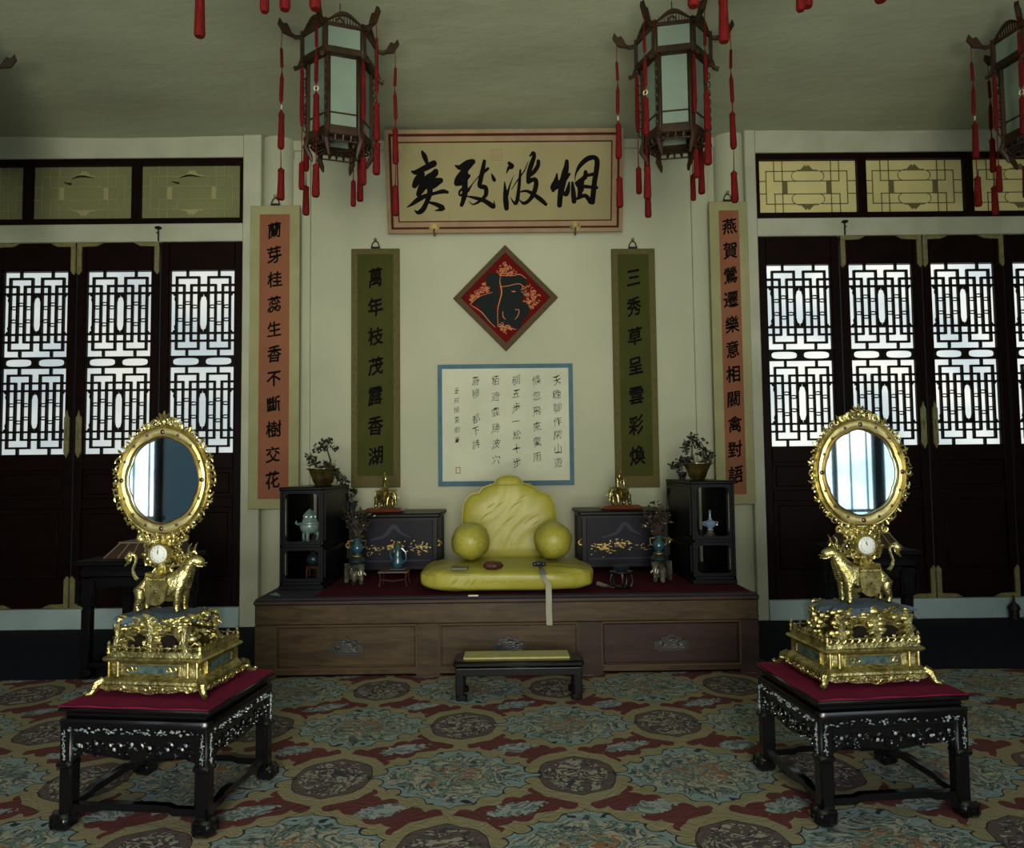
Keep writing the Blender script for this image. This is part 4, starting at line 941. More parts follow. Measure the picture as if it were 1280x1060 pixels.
# ================================================================ MIRROR CLOCKS
def clock(label, loc, rz, flip, seed, hand):
    rnd = random.Random(seed); root = thing('mirror_clock', label, 'clock', loc, rz)
    BW, BD = .345, .275
    # plinth
    m_ = MB(); tier(m_, BW, BD, [(.022, .034), (.026, .040), (.024, .048), (.012, .056), (.004, .060), (0, .066), (0, .104), (.004, .108), (.014, .114), (.018, .120), (.014, .126), (.006, .128), (.004, .142), (-.004, .146), (-.06, .150)])
    m_.build('plinth', 'gold', root)
    for k in range(4):                               # scalloped skirts
        L = BW if k % 2 == 0 else BD; dd = (BD if k % 2 == 0 else BW) / 2 + .02
        m_ = MB(); m_.M = T(0, 0, 0, k * PI / 2); pl = [(-L / 2 - .02, .036)]; nn = 26
        for t in range(nn + 1): u = t / nn; pl.append((-L / 2 - .02 + (L + .04) * u, .020 - .006 * abs(sin(u * PI * 5)) - .008 * (sin(u * PI) ** 6) + .010 * (abs(2 * u - 1) ** 6)))
        pl.append((L / 2 + .02, .036)); m_.prism(pl, -dd - .006, -dd + .002)
        for t in range(7):
            u = (t + .5) / 7 * 2 - 1; scroll(m_, (u * L / 2, -dd - .008, .026), .012, .0035, rnd.random() * 6, 1.1, rnd.choice((-1, 1)))
            m_.ball((u * L / 2 + .018, -dd - .006, .022), (.008, .005, .006), 6, 5)
        m_.build('skirt', 'gold', root)
    for sx in (-1, 1):                               # scroll feet
        for sy in (-1, 1):
            m_ = MB(); cx, cy = sx * (BW / 2 + .008), sy * (BD / 2 + .008); ex, ey = sx * .7, sy * .7
            m_.tube([(cx, cy, .048), (cx + ex * .022, cy + ey * .022, .036), (cx + ex * .03, cy + ey * .03, .02), (cx + ex * .04, cy + ey * .04, .008), (cx + ex * .055, cy + ey * .055, .006)], [.016, .017, .012, .008, .007], 7)
            m_.tube([(cx + ex * .055, cy + ey * .055, .006), (cx + ex * .062, cy + ey * .062, .014), (cx + ex * .054, cy + ey * .054, .018)], [.006, .006, .004], 6)
            for q in (-1, 1): m_.ball((cx + q * .02, cy + ey * .01, .03), (.014, .008, .010), 7, 5)
            m_.build('foot', 'gold', root)
    # corner pilasters, panels, gems
    for sx in (-1, 1):
        for sy in (-1, 1):
            for dx in (-.012, .022):
                m_ = MB(); m_.cyl((sx * (BW / 2 - .03 + dx), sy * (BD / 2 + .004), .060), (sx * (BW / 2 - .03 + dx), sy * (BD / 2 + .004), .112), .006, .0055, 8); m_.build('pilaster', 'gold2', root)
    m_ = MB(); m_.ring(outline(-.105, .066, .098, .106), outline(-.096, .072, .089, .100), -BD / 2 - .007, -BD / 2 + .002)
    for k in range(2): scroll(m_, ((-.084, .078)[k], -BD / 2 - .008, .086), .012, .003, 0, 1.2, 1); scroll(m_, ((-.066, .060)[k], -BD / 2 - .008, .086), .010, .003, 2, 1.2, -1)
    m_.build('panel_frame', 'gold2', root)
    m_ = MB(); m_.bx((-.097, -BD / 2 - .004, .071), (.09, -BD / 2 + .002, .101)); m_.build('enamel_panel', 'bluegl', root)
    for sx in (-1, 1):
        m_ = MB(); m_.M = T(0, 0, 0, sx * PI / 2); m_.bx((-.085, -BW / 2 - .003, .071), (.085, -BW / 2 + .002, .101)); m_.build('enamel_panel', 'bluegl', root)
        m_ = MB(); m_.M = T(0, 0, 0, sx * PI / 2); m_.ring(outline(-.094, .066, .094, .106), outline(-.085, .072, .085, .100), -BW / 2 - .006, -BW / 2 + .002); m_.build('panel_frame', 'gold2', root)
        m_ = MB(); m_.ball((sx * .128, -BD / 2 - .002, .087), (.006, .005, .009), 8, 6); m_.build('gem', 'gem', root)
    m_ = MB()                                        # pierced gallery round the top of the plinth
    for k in range(4):
        L = BW if k % 2 == 0 else BD; dd = (BD if k % 2 == 0 else BW) / 2; m_.M = T(0, 0, 0, k * PI / 2); n = 13
        m_.bx((-L / 2, -dd - .004, .140), (L / 2, -dd + .004, .146)); m_.bx((-L / 2, -dd - .003, .158), (L / 2, -dd + .003, .162))
        for t in range(n):
            x = -L / 2 + L * (t + .5) / n; m_.tube([(x - .005, -dd, .145), (x + .004, -dd, .153), (x - .002, -dd, .163 + .004 * rnd.random())], [.0035, .004, .002], 5)
            if t % 2: m_.ball((x, -dd, .166), (.007, .004, .006), 6, 4)
        m_.M = T(0, 0, 0, k * PI / 2); m_.lathe([(.010, .14), (.007, .15), (.009, .158), (.005, .166), (.008, .172), (.002, .182)], (-L / 2 + .002, -dd + .002, 0), 8)
    m_.build('gallery', 'gold', root)
    # rocky grotto stage
    m_ = MB(); m_.bx((-.125, -.085, .148), (.125, .085, .25)); m_.build('grotto_core', 'gold3', root)
    for hx in (-.055, .060): m_ = MB(); m_.prism([(hx + .031 * cos(a_) * (1 + .15 * sin(3 * a_ + hx * 40)), .181 + .024 * sin(a_)) for a_ in [2 * PI * k / 16 for k in range(16)]], -.0995, -.08); m_.build('grotto_hole_shade', 'lat', root)  # dark plates that paint in the shade of two holes
    m_ = MB()
    for k in range(250):
        side = rnd.random(); t = rnd.uniform(-1, 1); z = .155 + .115 * rnd.random() ** .8; sp = 1 - (z - .15) * .7
        if side < .55: px, py = t * .142 * sp, -.098 * sp
        elif side < .7: px, py = t * .142 * sp, .098 * sp
        elif side < .85: px, py = .146 * sp, t * .095 * sp
        else: px, py = -.146 * sp, t * .095 * sp
        if side < .55 and (abs(px + .055) < .030 or abs(px - .062) < .034) and z < .215: continue
        r = rnd.uniform(.008, .020)
        if rnd.random() < .6: m_.ball((px, py + rnd.uniform(-.006, .008), z), (r * 1.2, r * .7, r * .75), 7, 5)
        else: m_.tube([(px - r, py, z), (px - r * .3, py - .007, z + r * rnd.uniform(-.6, .8)), (px + r * .6, py - .004, z + r * .4), (px + r * 1.5, py, z - r * .3)], [.004, .008, .006, .003], 6)
    for x in (-.128, 0, .128): m_.tube([(x * 1.06, -.1, .148), (x * 1.0, -.104, .175), (x * .98, -.097, .21), (x * 1.02, -.09, .245)], [.02, .014, .015, .022], 7)
    for x in (-.128, .128): m_.tube([(x * 1.06, .1, .148), (x, .1, .19), (x * 1.0, .085, .245)], [.02, .014, .022], 7)
    m_.build('grotto_rockwork', 'gold', root)
    m_ = MB(); n = 22; vs = []
    for z, sc_ in ((.252, 1.0), (.262, 1.1), (.276, 1.02), (.284, .80), (.289, .4)):
        for k in range(n): a = 2 * PI * k / n; j = 1 + .10 * sin(k * 2.7 + seed) + .05 * sin(k * 5.1); vs.append((.150 * sc_ * j * math.copysign(abs(cos(a)) ** .7, cos(a)), .095 * sc_ * j * math.copysign(abs(sin(a)) ** .7, sin(a)), z + .006 * sin(k * 1.9 + z * 80) * (1 if z < .28 else .3)))
    fs = [(i * n + k, i * n + (k + 1) % n, (i + 1) * n + (k + 1) % n, (i + 1) * n + k) for i in range(4) for k in range(n)] + [tuple(range(n))[::-1], tuple(4 * n + k for k in range(n))]
    m_.add(vs, fs); m_.build('blue_rock_ground', 'bluecl', root, sharp=25)
    # the beast with its saddle cloth
    sub = bpy.data.objects.new('beast', None); COL.objects.link(sub); sub.parent = root; sub.location = (flip * .0, 0, .286); sub.scale = (1.0, 1.0, 1.0)
    bb = beast(sub, 'gold', 1.12, flip, fat=1.16)
    for ch in list(bb.children): ch.parent = sub; 
    m_ = MB(); n = 14; vs = []
    for q in (-1, 1):
        pl = [(-.038, .125), (.038, .125), (.043, .10), (.038, .07), (.034, .045), (.018, .032), (0, .028), (-.018, .032), (-.034, .045), (-.038, .07), (-.043, .10)]
        m_.prism(pl, q * .042, q * .047)
    m_.tube([(0, -.046, .118), (0, -.02, .131), (0, .02, .131), (0, .046, .118)], [.02, .03, .03, .02], 8)
    for k in range(9): x = -.036 + .009 * k; m_.ball((x, -.047, .12 + .003 * (k % 2)), (.006, .004, .006), 6, 4); m_.ball((x * 1.05, -.043, .132), (.007, .006, .005), 6, 4)
    m_.build('saddle_cloth', 'gold2', sub)
    m_ = MB()
    for x, z, r in ((0, .078, .0065), (-.018, .098, .0035), (.018, .098, .0035), (-.016, .055, .0035), (.016, .055, .0035)): m_.ball((x, -.047, z), (r, .003, r), 8, 5)
    m_.build('gems', 'gem', sub)
    # pedestal and dial
    m_ = MB(); m_.lathe([(.030, .405), (.034, .412), (.024, .42), (.018, .432), (.026, .442), (.034, .450), (.030, .458)], n=16)
    for k in range(8): a = PI / 4 * k; m_.tube([(.026 * cos(a), .026 * sin(a), .415), (.034 * cos(a), .034 * sin(a), .432), (.024 * cos(a), .024 * sin(a), .446)], .004, 5)
    m_.build('pedestal', 'gold', root)
    DZ = .497
    m_ = MB(); m_.M = T(0, 0, DZ) @ Matrix.Rotation(PI / 2, 4, 'X'); m_.lathe([(.030, .020), (.033, .030), (.037, .034), (.040, .030), (.043, .018), (.045, 0), (.042, -.016), (.02, -.02)], n=30, caps=False); m_.build('dial_case', 'gold', root)
    m_ = MB(); m_.M = T(0, 0, DZ) @ Matrix.Rotation(PI / 2, 4, 'X'); m_.lathe([(.0315, .0), (.0315, .030), (.025, .0325), (.001, .0335)], n=30); dl = m_.build('dial', 'dial', root)
    m_ = MB()
    for k, c in enumerate(('XII', 'I', 'II', 'III', 'IIII', 'V', 'VI', 'VII', 'VIII', 'IX', 'X', 'XI')):
        a = -PI / 6 * k + PI / 2; v, f = glyph(c, 0.0); q = a - PI / 2; sc_ = .0085
        m_.add([(.0245 * cos(a) + (x * cos(q) - y * sin(q)) * sc_ * .75, -.0335, DZ + .0245 * sin(a) + (x * sin(q) + y * cos(q)) * sc_) for x, y in v], f)
    for k in range(60): a = PI / 30 * k; m_.stroke([(.0298 * cos(a), DZ + .0298 * sin(a), .0006), (.0305 * cos(a), DZ + .0305 * sin(a), .0006)], -.0325, False)
    m_.build('numerals', 'num', dl, recalc=False)
    m_ = MB()
    for a, L, w in ((hand[0], .014, .0028), (hand[1], .021, .0018)): m_.tube([(0, -.0345, DZ), (L * .6 * sin(a), -.035, DZ + L * .6 * cos(a)), (L * sin(a), -.0345, DZ + L * cos(a))], [w / 2, w * .8, .0003], 4)
    m_.build('hands', 'gold3', dl)
    for q in (-1, 1):                                # scroll wings beside the dial
        m_ = MB()
        for k in range(8):
            a = -1.0 + k * .31; rr = .056 + .010 * (k % 2); scroll(m_, (q * rr * cos(a), rnd.uniform(-.01, .01), DZ + rr * sin(a) * .85), .014, .005, rnd.random() * 6, 1.0, q)
            m_.ball((q * (rr + .012) * cos(a), 0, DZ + (rr + .01) * sin(a) * .85), (.008, .005, .006), 6, 5)
        m_.tube([(q * .04, 0, DZ + .028), (q * .055, 0, DZ + .042), (q * .048, 0, DZ + .056), (q * .036, 0, DZ + .05)], [.006, .006, .004, .003], 6)
        m_.tube([(q * .045, 0, DZ - .02), (q * .07, 0, DZ - .03), (q * .075, 0, DZ - .012)], [.007, .007, .004], 6)
        m_.build('dial_scrolls', 'gold2', root)
    m_ = MB(); m_.lathe([(.02, DZ + .03), (.013, DZ + .05), (.018, DZ + .058), (.03, DZ + .066)], n=14); m_.build('neck', 'gold', root)
    # oval mirror
    MZ = .765; RX, RZ = .166, .197; IX, IZ = .134, .155; n = 96
    def el(t, k):                                    # t 0 inner (eight lobes) .. 1 outer
        a = 2 * PI * k / n; lob = 1 - .035 * (1 - abs(cos(4 * a)) ** .5) if t < .5 else 1
        lob = 1 + .035 * (abs(cos(4 * a)) ** .6 - .6) * (1 - t)
        return ((IX + (RX - IX) * t) * lob * cos(a), (IZ + (RZ - IZ) * t) * lob * sin(a))
    pr = [(0, .004), (0, -.012), (.08, -.020), (.2, -.014), (.5, -.019), (.8, -.016), (.88, -.024), (1, -.016), (1.0, .012)]
    vs = [(el(t, k)[0], y, MZ + el(t, k)[1]) for t, y in pr for k in range(n)]
    fs = [(i * n + k, i * n + (k + 1) % n, (i + 1) * n + (k + 1) % n, (i + 1) * n + k) for i in range(len(pr) - 1) for k in range(n)]
    m_ = MB(); m_.add(vs, fs); m_.build('mirror_frame', 'gold_s', root)
    m_ = MB(); m_.tube([(el(.05, k)[0], -.019, MZ + el(.05, k)[1]) for k in range(n)], .0022, 5, True); m_.build('inner_bead', 'rwood', root)
    m_ = MB(); m_.prism([(1.04 * IX * cos(2 * PI * k / 64), MZ + 1.04 * IZ * sin(2 * PI * k / 64)) for k in range(64)], -.006, .0); m_.build('mirror_glass', 'mirror', root)
    m_ = MB(); m_.prism([(RX * .98 * cos(2 * PI * k / 64), MZ + RZ * .98 * sin(2 * PI * k / 64)) for k in range(64)], .002, .014); m_.build('backing', 'gold3', root)
    for k in range(16):
        a = 2 * PI * (k + .0) / 16; x, z = (IX + (RX - IX) * .52) * cos(a), (IZ + (RZ - IZ) * .52) * sin(a); r = .008 if k % 4 == 0 else .0052
        m_ = MB(); m_.ball((x, -.0200, MZ + z), (r, .0035, r * 1.1), 10, 6); m_.build('gem', 'gem', root)
    m_ = MB()
    for k in range(58):
        a = 2 * PI * k / 58; x, z = (RX + .012) * cos(a), (RZ + .012) * sin(a); q = 1 if x > 0 else -1
        scroll(m_, (x, rnd.uniform(-.008, .004), MZ + z), rnd.uniform(.010, .016), .0042, a + rnd.uniform(-1, 1), 1.0, q * rnd.choice((1, 1, -1)))
        x, z = (RX + .020) * cos(a + .05), (RZ + .021) * sin(a + .05); r = rnd.uniform(.004, .008)
        if k % 2: m_.ball((x, -.004, MZ + z), (r, .004, r), 6, 4)
        if k % 3 == 0: m_.tube([(x * .95, -.003, MZ + z * .95), (x * 1.03, -.005, MZ + z * 1.03), (x * 1.07, -.003, MZ + z * 1.045 + .006)], [.005, .005, .001], 5)
    m_.tube([((RX + .005) * cos(2 * PI * k / 64), 0, MZ + (RZ + .005) * sin(2 * PI * k / 64)) for k in range(64)], .006, 6, True)
    for k in range(14):                              # swag under the mirror
        x = -.085 + .0131 * k; z = MZ - RZ - .012 - .018 * cos(x * 18); scroll(m_, (x, -.006, z), .015, .005, rnd.random() * 6, 1.0, rnd.choice((-1, 1))); m_.ball((x, -.004, z - .008), (.009, .006, .007), 6, 5)
    m_.build('frame_scrollwork', 'gold2', root)
    m_ = MB(); z0 = MZ + RZ + .012
    for k in range(7):
        a = PI / 2 + (k - 3) * .46; L = .046 - .004 * abs(k - 3); m_.tube([(0, -.006, z0), (L * .55 * cos(a), -.012, z0 + L * .55 * sin(a)), (L * cos(a), -.006, z0 + L * sin(a))], [.006, .009, .002], 6)
    m_.ball((0, -.012, z0 + .006), (.013, .008, .013), 10, 6)
    for q in (-1, 1): scroll(m_, (q * .034, -.006, z0 + .002), .018, .006, 0, 1.2, q); scroll(m_, (q * .062, -.006, z0 - .008), .014, .005, 1, 1.2, q)
    m_.build('crest', 'gold', root)
    for ch in root.children:
        st = ch.name.split('.')[0]
        if st in ('grotto_core', 'grotto_rockwork', 'grotto_hole_shade'): ch.location += Vector((-.02 * flip, -.02, -.004)); ch.scale.z = .95; ch.location.z += .007
        elif st in ('blue_rock_ground', 'beast', 'pedestal', 'dial_case', 'dial', 'dial_scrolls', 'neck') or (ch.location.length < 1e-6 and st in ('mirror_frame', 'inner_bead', 'mirror_glass', 'backing', 'frame_scrollwork', 'crest')) or (st == 'gem' and ch.data.vertices[0].co.z > .3):
            ch.location += Vector((-.03 * flip, -.04 if st != 'blue_rock_ground' else -.02, -.018))
        if st in ('mirror_frame', 'inner_bead', 'mirror_glass', 'backing', 'frame_scrollwork', 'crest') or (st == 'gem' and ch.data.vertices[0].co.z > .5): ch.rotation_euler.z = flip * math.radians(4.5)
    return root
# front tables
def front_table(label, loc, rz, seed):
    rnd = random.Random(seed); root = thing('low_table', label, 'table', loc, rz); w, d, H_ = .54, .50, .402
    m_ = MB(); m_.bx((-w / 2, -d / 2, H_ - .018), (w / 2, d / 2, H_), .006); m_.bx((-w / 2 + .02, -d / 2 + .02, H_ - .034), (w / 2 - .02, d / 2 - .02, H_ - .016)); m_.build('top', 'black', root)
    m_ = MB(); tier(m_, w - .03, d - .03, [(0, H_ - .066), (.014, H_ - .062), (.016, H_ - .05), (.012, H_ - .038), (-.004, H_ - .032)], .03); m_.build('shoulder', 'black', root)
    for k in range(4):
        L, dd = (w, d) if k % 2 == 0 else (d, w); m_ = MB(); m_.M = T(0, 0, 0, k * PI / 2); a = L / 2 - .03; zt, zb_ = H_ - .06, H_ - .158
        pl = [(-a, zt)] + [(-a, zb_ - .03), (-a + .03, zb_ - .012), (-a + .07, zb_ + .006), (-.08, zb_ - .004), (-.03, zb_ - .012), (.03, zb_ - .012), (.08, zb_ - .004), (a - .07, zb_ + .006), (a - .03, zb_ - .012), (a, zb_ - .03)] + [(a, zt)]
        m_.prism(pl, -dd / 2 + .012, -dd / 2 + .028)
        for t in range(12):                          # carved cloud relief
            x = -a + .04 + (2 * a - .08) * t / 11; scroll(m_, (x, -dd / 2 + .010, zb_ + .025 + .012 * sin(t * 2.2)), .019, .005, t, 1.1, (-1) ** t)
        m_.tube([(-a + .03, -dd / 2 + .010, zt - .028), (a - .03, -dd / 2 + .010, zt - .028)], .003, 5)
        m_.build('apron', 'black', root)
        m_ = MB(); m_.M = T(0, 0, 0, k * PI / 2)
        def fl(x, z, r):
            a_ = rnd.random() * 6; p = [(x + r * q * cos(a_ + t * 2 * PI / 5), -dd / 2 + .0045, z + .7 * r * q * sin(a_ + t * 2 * PI / 5)) for t, q in ((0, 1), (1, .5), (2, 1.0), (3, .6), (4, .8))]
            m_.add(p + [(x, -dd / 2 - .001, z)], [(0, 1, 5), (1, 2, 5), (2, 3, 5), (3, 4, 5), (4, 0, 5)])
        for t in range(95): fl(rnd.uniform(-a + .01, a - .01), H_ - .075 + .006 * sin(t) + rnd.uniform(-.004, .004), rnd.uniform(.003, .008)) if rnd.random() < .75 else None
        for q in (-1, 1):
            for t in range(16): fl(q * (L / 2 - .025) + rnd.uniform(-.006, .006), H_ - .08 - .095 * rnd.random(), rnd.uniform(.003, .007))
            m_.tube([(q * (L / 2 - .025) + .004 * sin(t * 1.9), -dd / 2 + .004, H_ - .075 - .10 * t / 8) for t in range(9)], .0011, 4)
        for t in range(34): fl(rnd.uniform(-a + .02, a - .02), zb_ + .03 + rnd.uniform(-.028, .022), rnd.uniform(.002, .0042))
        for t in range(7): x = -a + .05 + (2 * a - .1) * t / 6; z = zb_ + .035 + .01 * sin(t * 2.4); m_.ball((x, -dd / 2 + .004, z), (.006, .002, .006), 8, 4)
        p = m_.build('pearl_inlay', 'pearl', root); p['kind'] = 'stuff'
    for sx in (-1, 1):
        for sy in (-1, 1):
            m_ = MB(); x, y = sx * (w / 2 - .03), sy * (d / 2 - .03)
            m_.bx((x - .025, y - .025, .03), (x + .025, y + .025, H_ - .055), .008)
            m_.box((x + sx * .003, y + sy * .003, H_ - .19), (.06, .06, .024), .008)
            m_.box((x + sx * .010, y + sy * .010, .028), (.07, .07, .056), .012)
            for ax in (0, 1):
                m_.M = T(x + sx * .010, y + sy * .010, .028, 0 if ax == 0 else PI / 2 * 1)
                yy = -.036 if ax == 0 else (-.036 if sx > 0 else .036); yy = (-.036 if sy < 0 else .036) if ax == 0 else (-.036 if sx > 0 else .036)
                m_.tube([(-.02, yy, -.018), (-.02, yy, .016), (.02, yy, .016), (.02, yy, -.014), (-.006, yy, -.014), (-.006, yy, .002), (.008, yy, .002)], .003, 4)
            m_.M = None; m_.build('leg', 'black', root)
    for k in range(4):
        L, dd = (w, d) if k % 2 == 0 else (d, w); m_ = MB(); m_.M = T(0, 0, 0, k * PI / 2); a = L / 2 - .05
        m_.prism([(-a, .058), (-a + .08, .058), (-a + .1, .066), (a - .1, .066), (a - .08, .058), (a, .058), (a, .082), (a - .08, .082), (a - .1, .09), (-a + .1, .09), (-a + .08, .082), (-a, .082)], -dd / 2 + .015, -dd / 2 + .042); m_.build('stretcher', 'black', root)
    return root
def cloth(label, loc, rz, w, d, seed):
    rnd = random.Random(seed); m_ = MB(); nx, ny = 30, 26; vs = []; fs = []
    for z in (0, 1):
        for j in range(ny + 1):
            for i in range(nx + 1):
                u, v = i / nx * 2 - 1, j / ny * 2 - 1; e = max(abs(u), abs(v)); h = .0006 + (.0035 * abs(sin(u * 5 + seed)) * (e > .93))
                vs.append((u * w / 2 + .002 * sin(v * 7), v * d / 2 + .0025 * sin(u * 9 + seed), (h + .0018) if z else .0004))
    n = (nx + 1) * (ny + 1)
    for z in (0, 1):
        for j in range(ny):
            for i in range(nx): a = z * n + j * (nx + 1) + i; fs.append((a, a + 1, a + nx + 2, a + nx + 1))
    for i in range(nx): fs.append((i, i + 1, n + i + 1, n + i)); a = ny * (nx + 1) + i; fs.append((a, a + 1, n + a + 1, n + a))
    for j in range(ny): a = j * (nx + 1); fs.append((a, a + nx + 1, n + a + nx + 1, n + a)); a += nx; fs.append((a, a + nx + 1, n + a + nx + 1, n + a))
    o = m_.add(vs, fs).build('table_cloth', 'redcl', None, loc, rz); return tag(o, label, 'cloth')
TZ = FZ + .402
pl_ = (PG(75, 884, TZ) + PG(281, 890, TZ) ) / 2; rl = math.radians(1.5); rr_ = math.radians(1.5)
tl = (pl_.x - .0, pl_.y + .25, FZ); pr_ = (PG(1008, 878, TZ) + PG(1210, 869, TZ)) / 2; tr = (pr_.x + .0, pr_.y + .25, FZ)
rl = math.atan2(PG(281, 890, TZ).y - PG(75, 884, TZ).y, PG(281, 890, TZ).x - PG(75, 884, TZ).x); rr_ = math.atan2(PG(1210, 869, TZ).y - PG(1008, 878, TZ).y, PG(1210, 869, TZ).x - PG(1008, 878, TZ).x)
front_table('black lacquer low table with pearl inlay under the left mirror clock', tl, rl, 3)
front_table('black lacquer low table with pearl inlay under the right mirror clock', tr, rr_, 4)
cloth('crimson cloth on the black table under the left mirror clock', (tl[0], tl[1], TZ), rl, .53, .49, 1)
cloth('crimson cloth on the black table under the right mirror clock', (tr[0], tr[1], TZ), rr_, .53, .49, 2)
CZ = TZ + .0065
q = (PG(120, 870, CZ) + PG(264, 874, CZ)) / 2
CLK = []
clock('tall gilt oval mirror clock on a beast facing right, on the left table', (q.x, q.y + .175, CZ), rl, 1, 11, (-.15, .05))
q = (PG(1026, 862, CZ) + PG(1164, 856, CZ)) / 2
clock('tall gilt oval mirror clock on a horned beast facing left, on the right table', (q.x, q.y + .175, CZ), rr_, -1, 23, (-.55, -.3))
for px, g in ((1136.5, 'left'), (1144, 'right')):
    q = PG(px, 851, CZ); m_ = MB(); m_.ball((0, 0, .011), .011, 14, 10); tag(m_.build('glass_ball', 'bead', None, (q.x, q.y - .01, CZ)), 'tiny clear glass ball, the %s one of two beside the right clock foot' % g, 'ball')
# ================================================================ FURNITURE AND ORNAMENTS ON THE PLATFORM
def etagere(label, x0, x1, y0, y1, top, flip):
    """two-tier display stand with rounded openings; flip +1: solid side towards +x"""
    w, d = x1 - x0, y1 - y0; root = thing('display_stand', label, 'display stand', ((x0 + x1) / 2, y0, KT)); H_ = top - KT; mid = .27; t = .018
    m_ = MB(); m_.bx((-w / 2 - .005, -.008, H_ - .022), (w / 2 + .005, d, H_), .006); m_.build('top', 'blackm', root)
    m_ = MB(); m_.bx((-w / 2, 0, mid - .012), (w / 2, d, mid + .008), .003); m_.build('shelf', 'blackm', root)
    m_ = MB(); m_.bx((-w / 2, 0, .028), (w / 2, d, .05), .003); m_.bx((-w / 2 - .004, -.004, 0), (w / 2 + .004, d, .03), .004); m_.build('base', 'blackm', root)
    for sx in (-1, 1):
        for y in (t / 2, d - t / 2): m_ = MB(); m_.box((sx * (w / 2 - t / 2), y, H_ / 2), (t, t, H_ - .03), .003); m_.build('post', 'blackm', root)
    def op(m_, a, b, z0, z1, y, ax):
        n = 28; out = outline(a, z0, b, z1, 7); c = ((a + b) / 2, (z0 + z1) / 2); inn = []
        for ox, oz in out:
            an = math.atan2((oz - c[1]) / (z1 - z0), (ox - c[0]) / (b - a)); q = (abs(cos(an)) ** 9 + abs(sin(an)) ** 9) ** (-1 / 9)
            inn.append((c[0] + ((b - a) / 2 - .018) * q * cos(an), c[1] + ((z1 - z0) / 2 - .018) * q * sin(an)))
        m_.ring(out, inn, y - .006, y + .006)
    for z0, z1 in ((.05, mid - .012), (mid + .008, H_ - .022)):
        m_ = MB(); op(m_, -w / 2 + .012, w / 2 - .012, z0, z1, .01, 0); m_.build('front_opening', 'blackm', root)
        m_ = MB(); m_.bx((-w / 2 + .012 + (.0 if flip < 0 else .03), d - .016, z0), (w / 2 - .012 - (.03 if flip < 0 else 0), d - .006, z1)); m_.build('back_panel', 'blackm', root)
        m_ = MB(); m_.M = T(-flip * (w / 2 - .008), .06, 0, PI / 2); op(m_, -.05, .09, z0, z1, 0, 0); m_.build('side_opening', 'blackm', root)
        m_ = MB(); m_.bx((-flip * (w / 2 - .014), .15, z0), (-flip * (w / 2 - .004), d - .01, z1)); m_.build('side_panel', 'blackm', root)
    m_ = MB(); m_.bx((flip * (w / 2 - .012), .01, .03), (flip * (w / 2 - .002), d - .01, H_ - .02)); m_.build('side_panel', 'blackm', root)
    m_ = MB()
    for z0, z1 in ((.07, mid - .03), (mid + .03, H_ - .04)):
        m_.M = T(flip * (w / 2 + .001), d / 2, 0, PI / 2); op(m_, -d / 2 + .03, d / 2 - .03, z0, z1, 0, 0)
    m_.build('side_moulding', 'blackm', root)
    m_ = MB(); m_.box((-flip * 0 + flip * .02, d - .018, H_ - .10), (.06, .006, .05), .002); m_.build('small_panel', 'pad', root)
    return root
eL = etagere('black two-tier display stand at the left end of the platform', -1.41, -1.14, 4.74, 5.50, 1.095, 1)
exr0, exr1 = P(866, 650, 4.74).x, P(920, 650, 4.74).x
eR = etagere('black two-tier display stand at the right end of the platform', exr0, exr1, 4.76, 5.50, 1.105, -1)
# contents
def on(px, py, z): return PG(px, py, z)
ms = KT + .278
o = thing('censer', 'celadon tripod censer with flower lid on the upper shelf of the left stand', 'censer', (-1.265, 4.90, ms))
m_ = MB(); m_.lathe([(.0, .045), (.03, .045), (.055, .06), (.064, .085), (.062, .10), (.072, .108), (.072, .116), (.05, .118), (.0, .118)], n=24, caps=False); m_.build('bowl', 'celadon', o)
for k in range(3): a = PI / 2 * 3 + 2 * PI / 3 * k; m_ = MB(); m_.tube([(.045 * cos(a), .045 * sin(a), .06), (.055 * cos(a), .055 * sin(a), .03), (.05 * cos(a), .05 * sin(a), 0)], [.014, .009, .011], 7); m_.build('leg', 'celadon', o)
for q in (-1, 1): m_ = MB(); m_.tube([(q * .06, 0, .10), (q * .09, 0, .108), (q * .085, 0, .125)], [.008, .007, .006], 6); m_.build('handle', 'celadon', o)
m_ = MB(); m_.lathe([(.045, .118), (.04, .135), (.035, .15), (.038, .165), (.02, .185), (.004, .20)], n=20, lobes=5, la=.12)
for k in range(6): a = k * PI / 3; m_.ball((.032 * cos(a), .032 * sin(a), .15), (.013, .013, .018), 7, 5)
m_.build('lid', 'celadon', o)
m_ = MB(); m_.lathe([(.075, 0), (.078, .006), (.07, .010)], n=20); m_.build('stand', 'rwood', o); 
for ch in o.children:
    if not ch.name.startswith('stand'): ch.location.z = .010
o = thing('dark_vase', 'dark round vase on wooden legs on the lower shelf of the left stand', 'vase', (-1.245, 4.92, KT + .052))
m_ = MB(); m_.ball((0, 0, .115), (.045, .045, .042), 16, 10); m_.lathe([(.02, .15), (.022, .16), (.025, .165)], n=14); m_.build('body', 'bronze', o)
m_ = MB(); m_.lathe([(.05, .062), (.052, .07), (.045, .076)], n=18)
for k in range(4): a = PI / 4 + PI / 2 * k; m_.tube([(.045 * cos(a), .045 * sin(a), .066), (.05 * cos(a), .05 * sin(a), .03), (.046 * cos(a), .046 * sin(a), 0)], .006, 6)
m_.build('stand', 'rwood', o)
o = thing('ewer', 'small pale blue glass ewer with thin neck on the right display stand', 'vase', (P(888, 670, 4.9).x, 4.90, ms))
m_ = MB(); m_.lathe([(.022, .046), (.014, .056), (.035, .075), (.042, .088), (.034, .10), (.012, .112), (.007, .13), (.006, .165), (.009, .172)], n=20); m_.build('body', 'blueg', o)
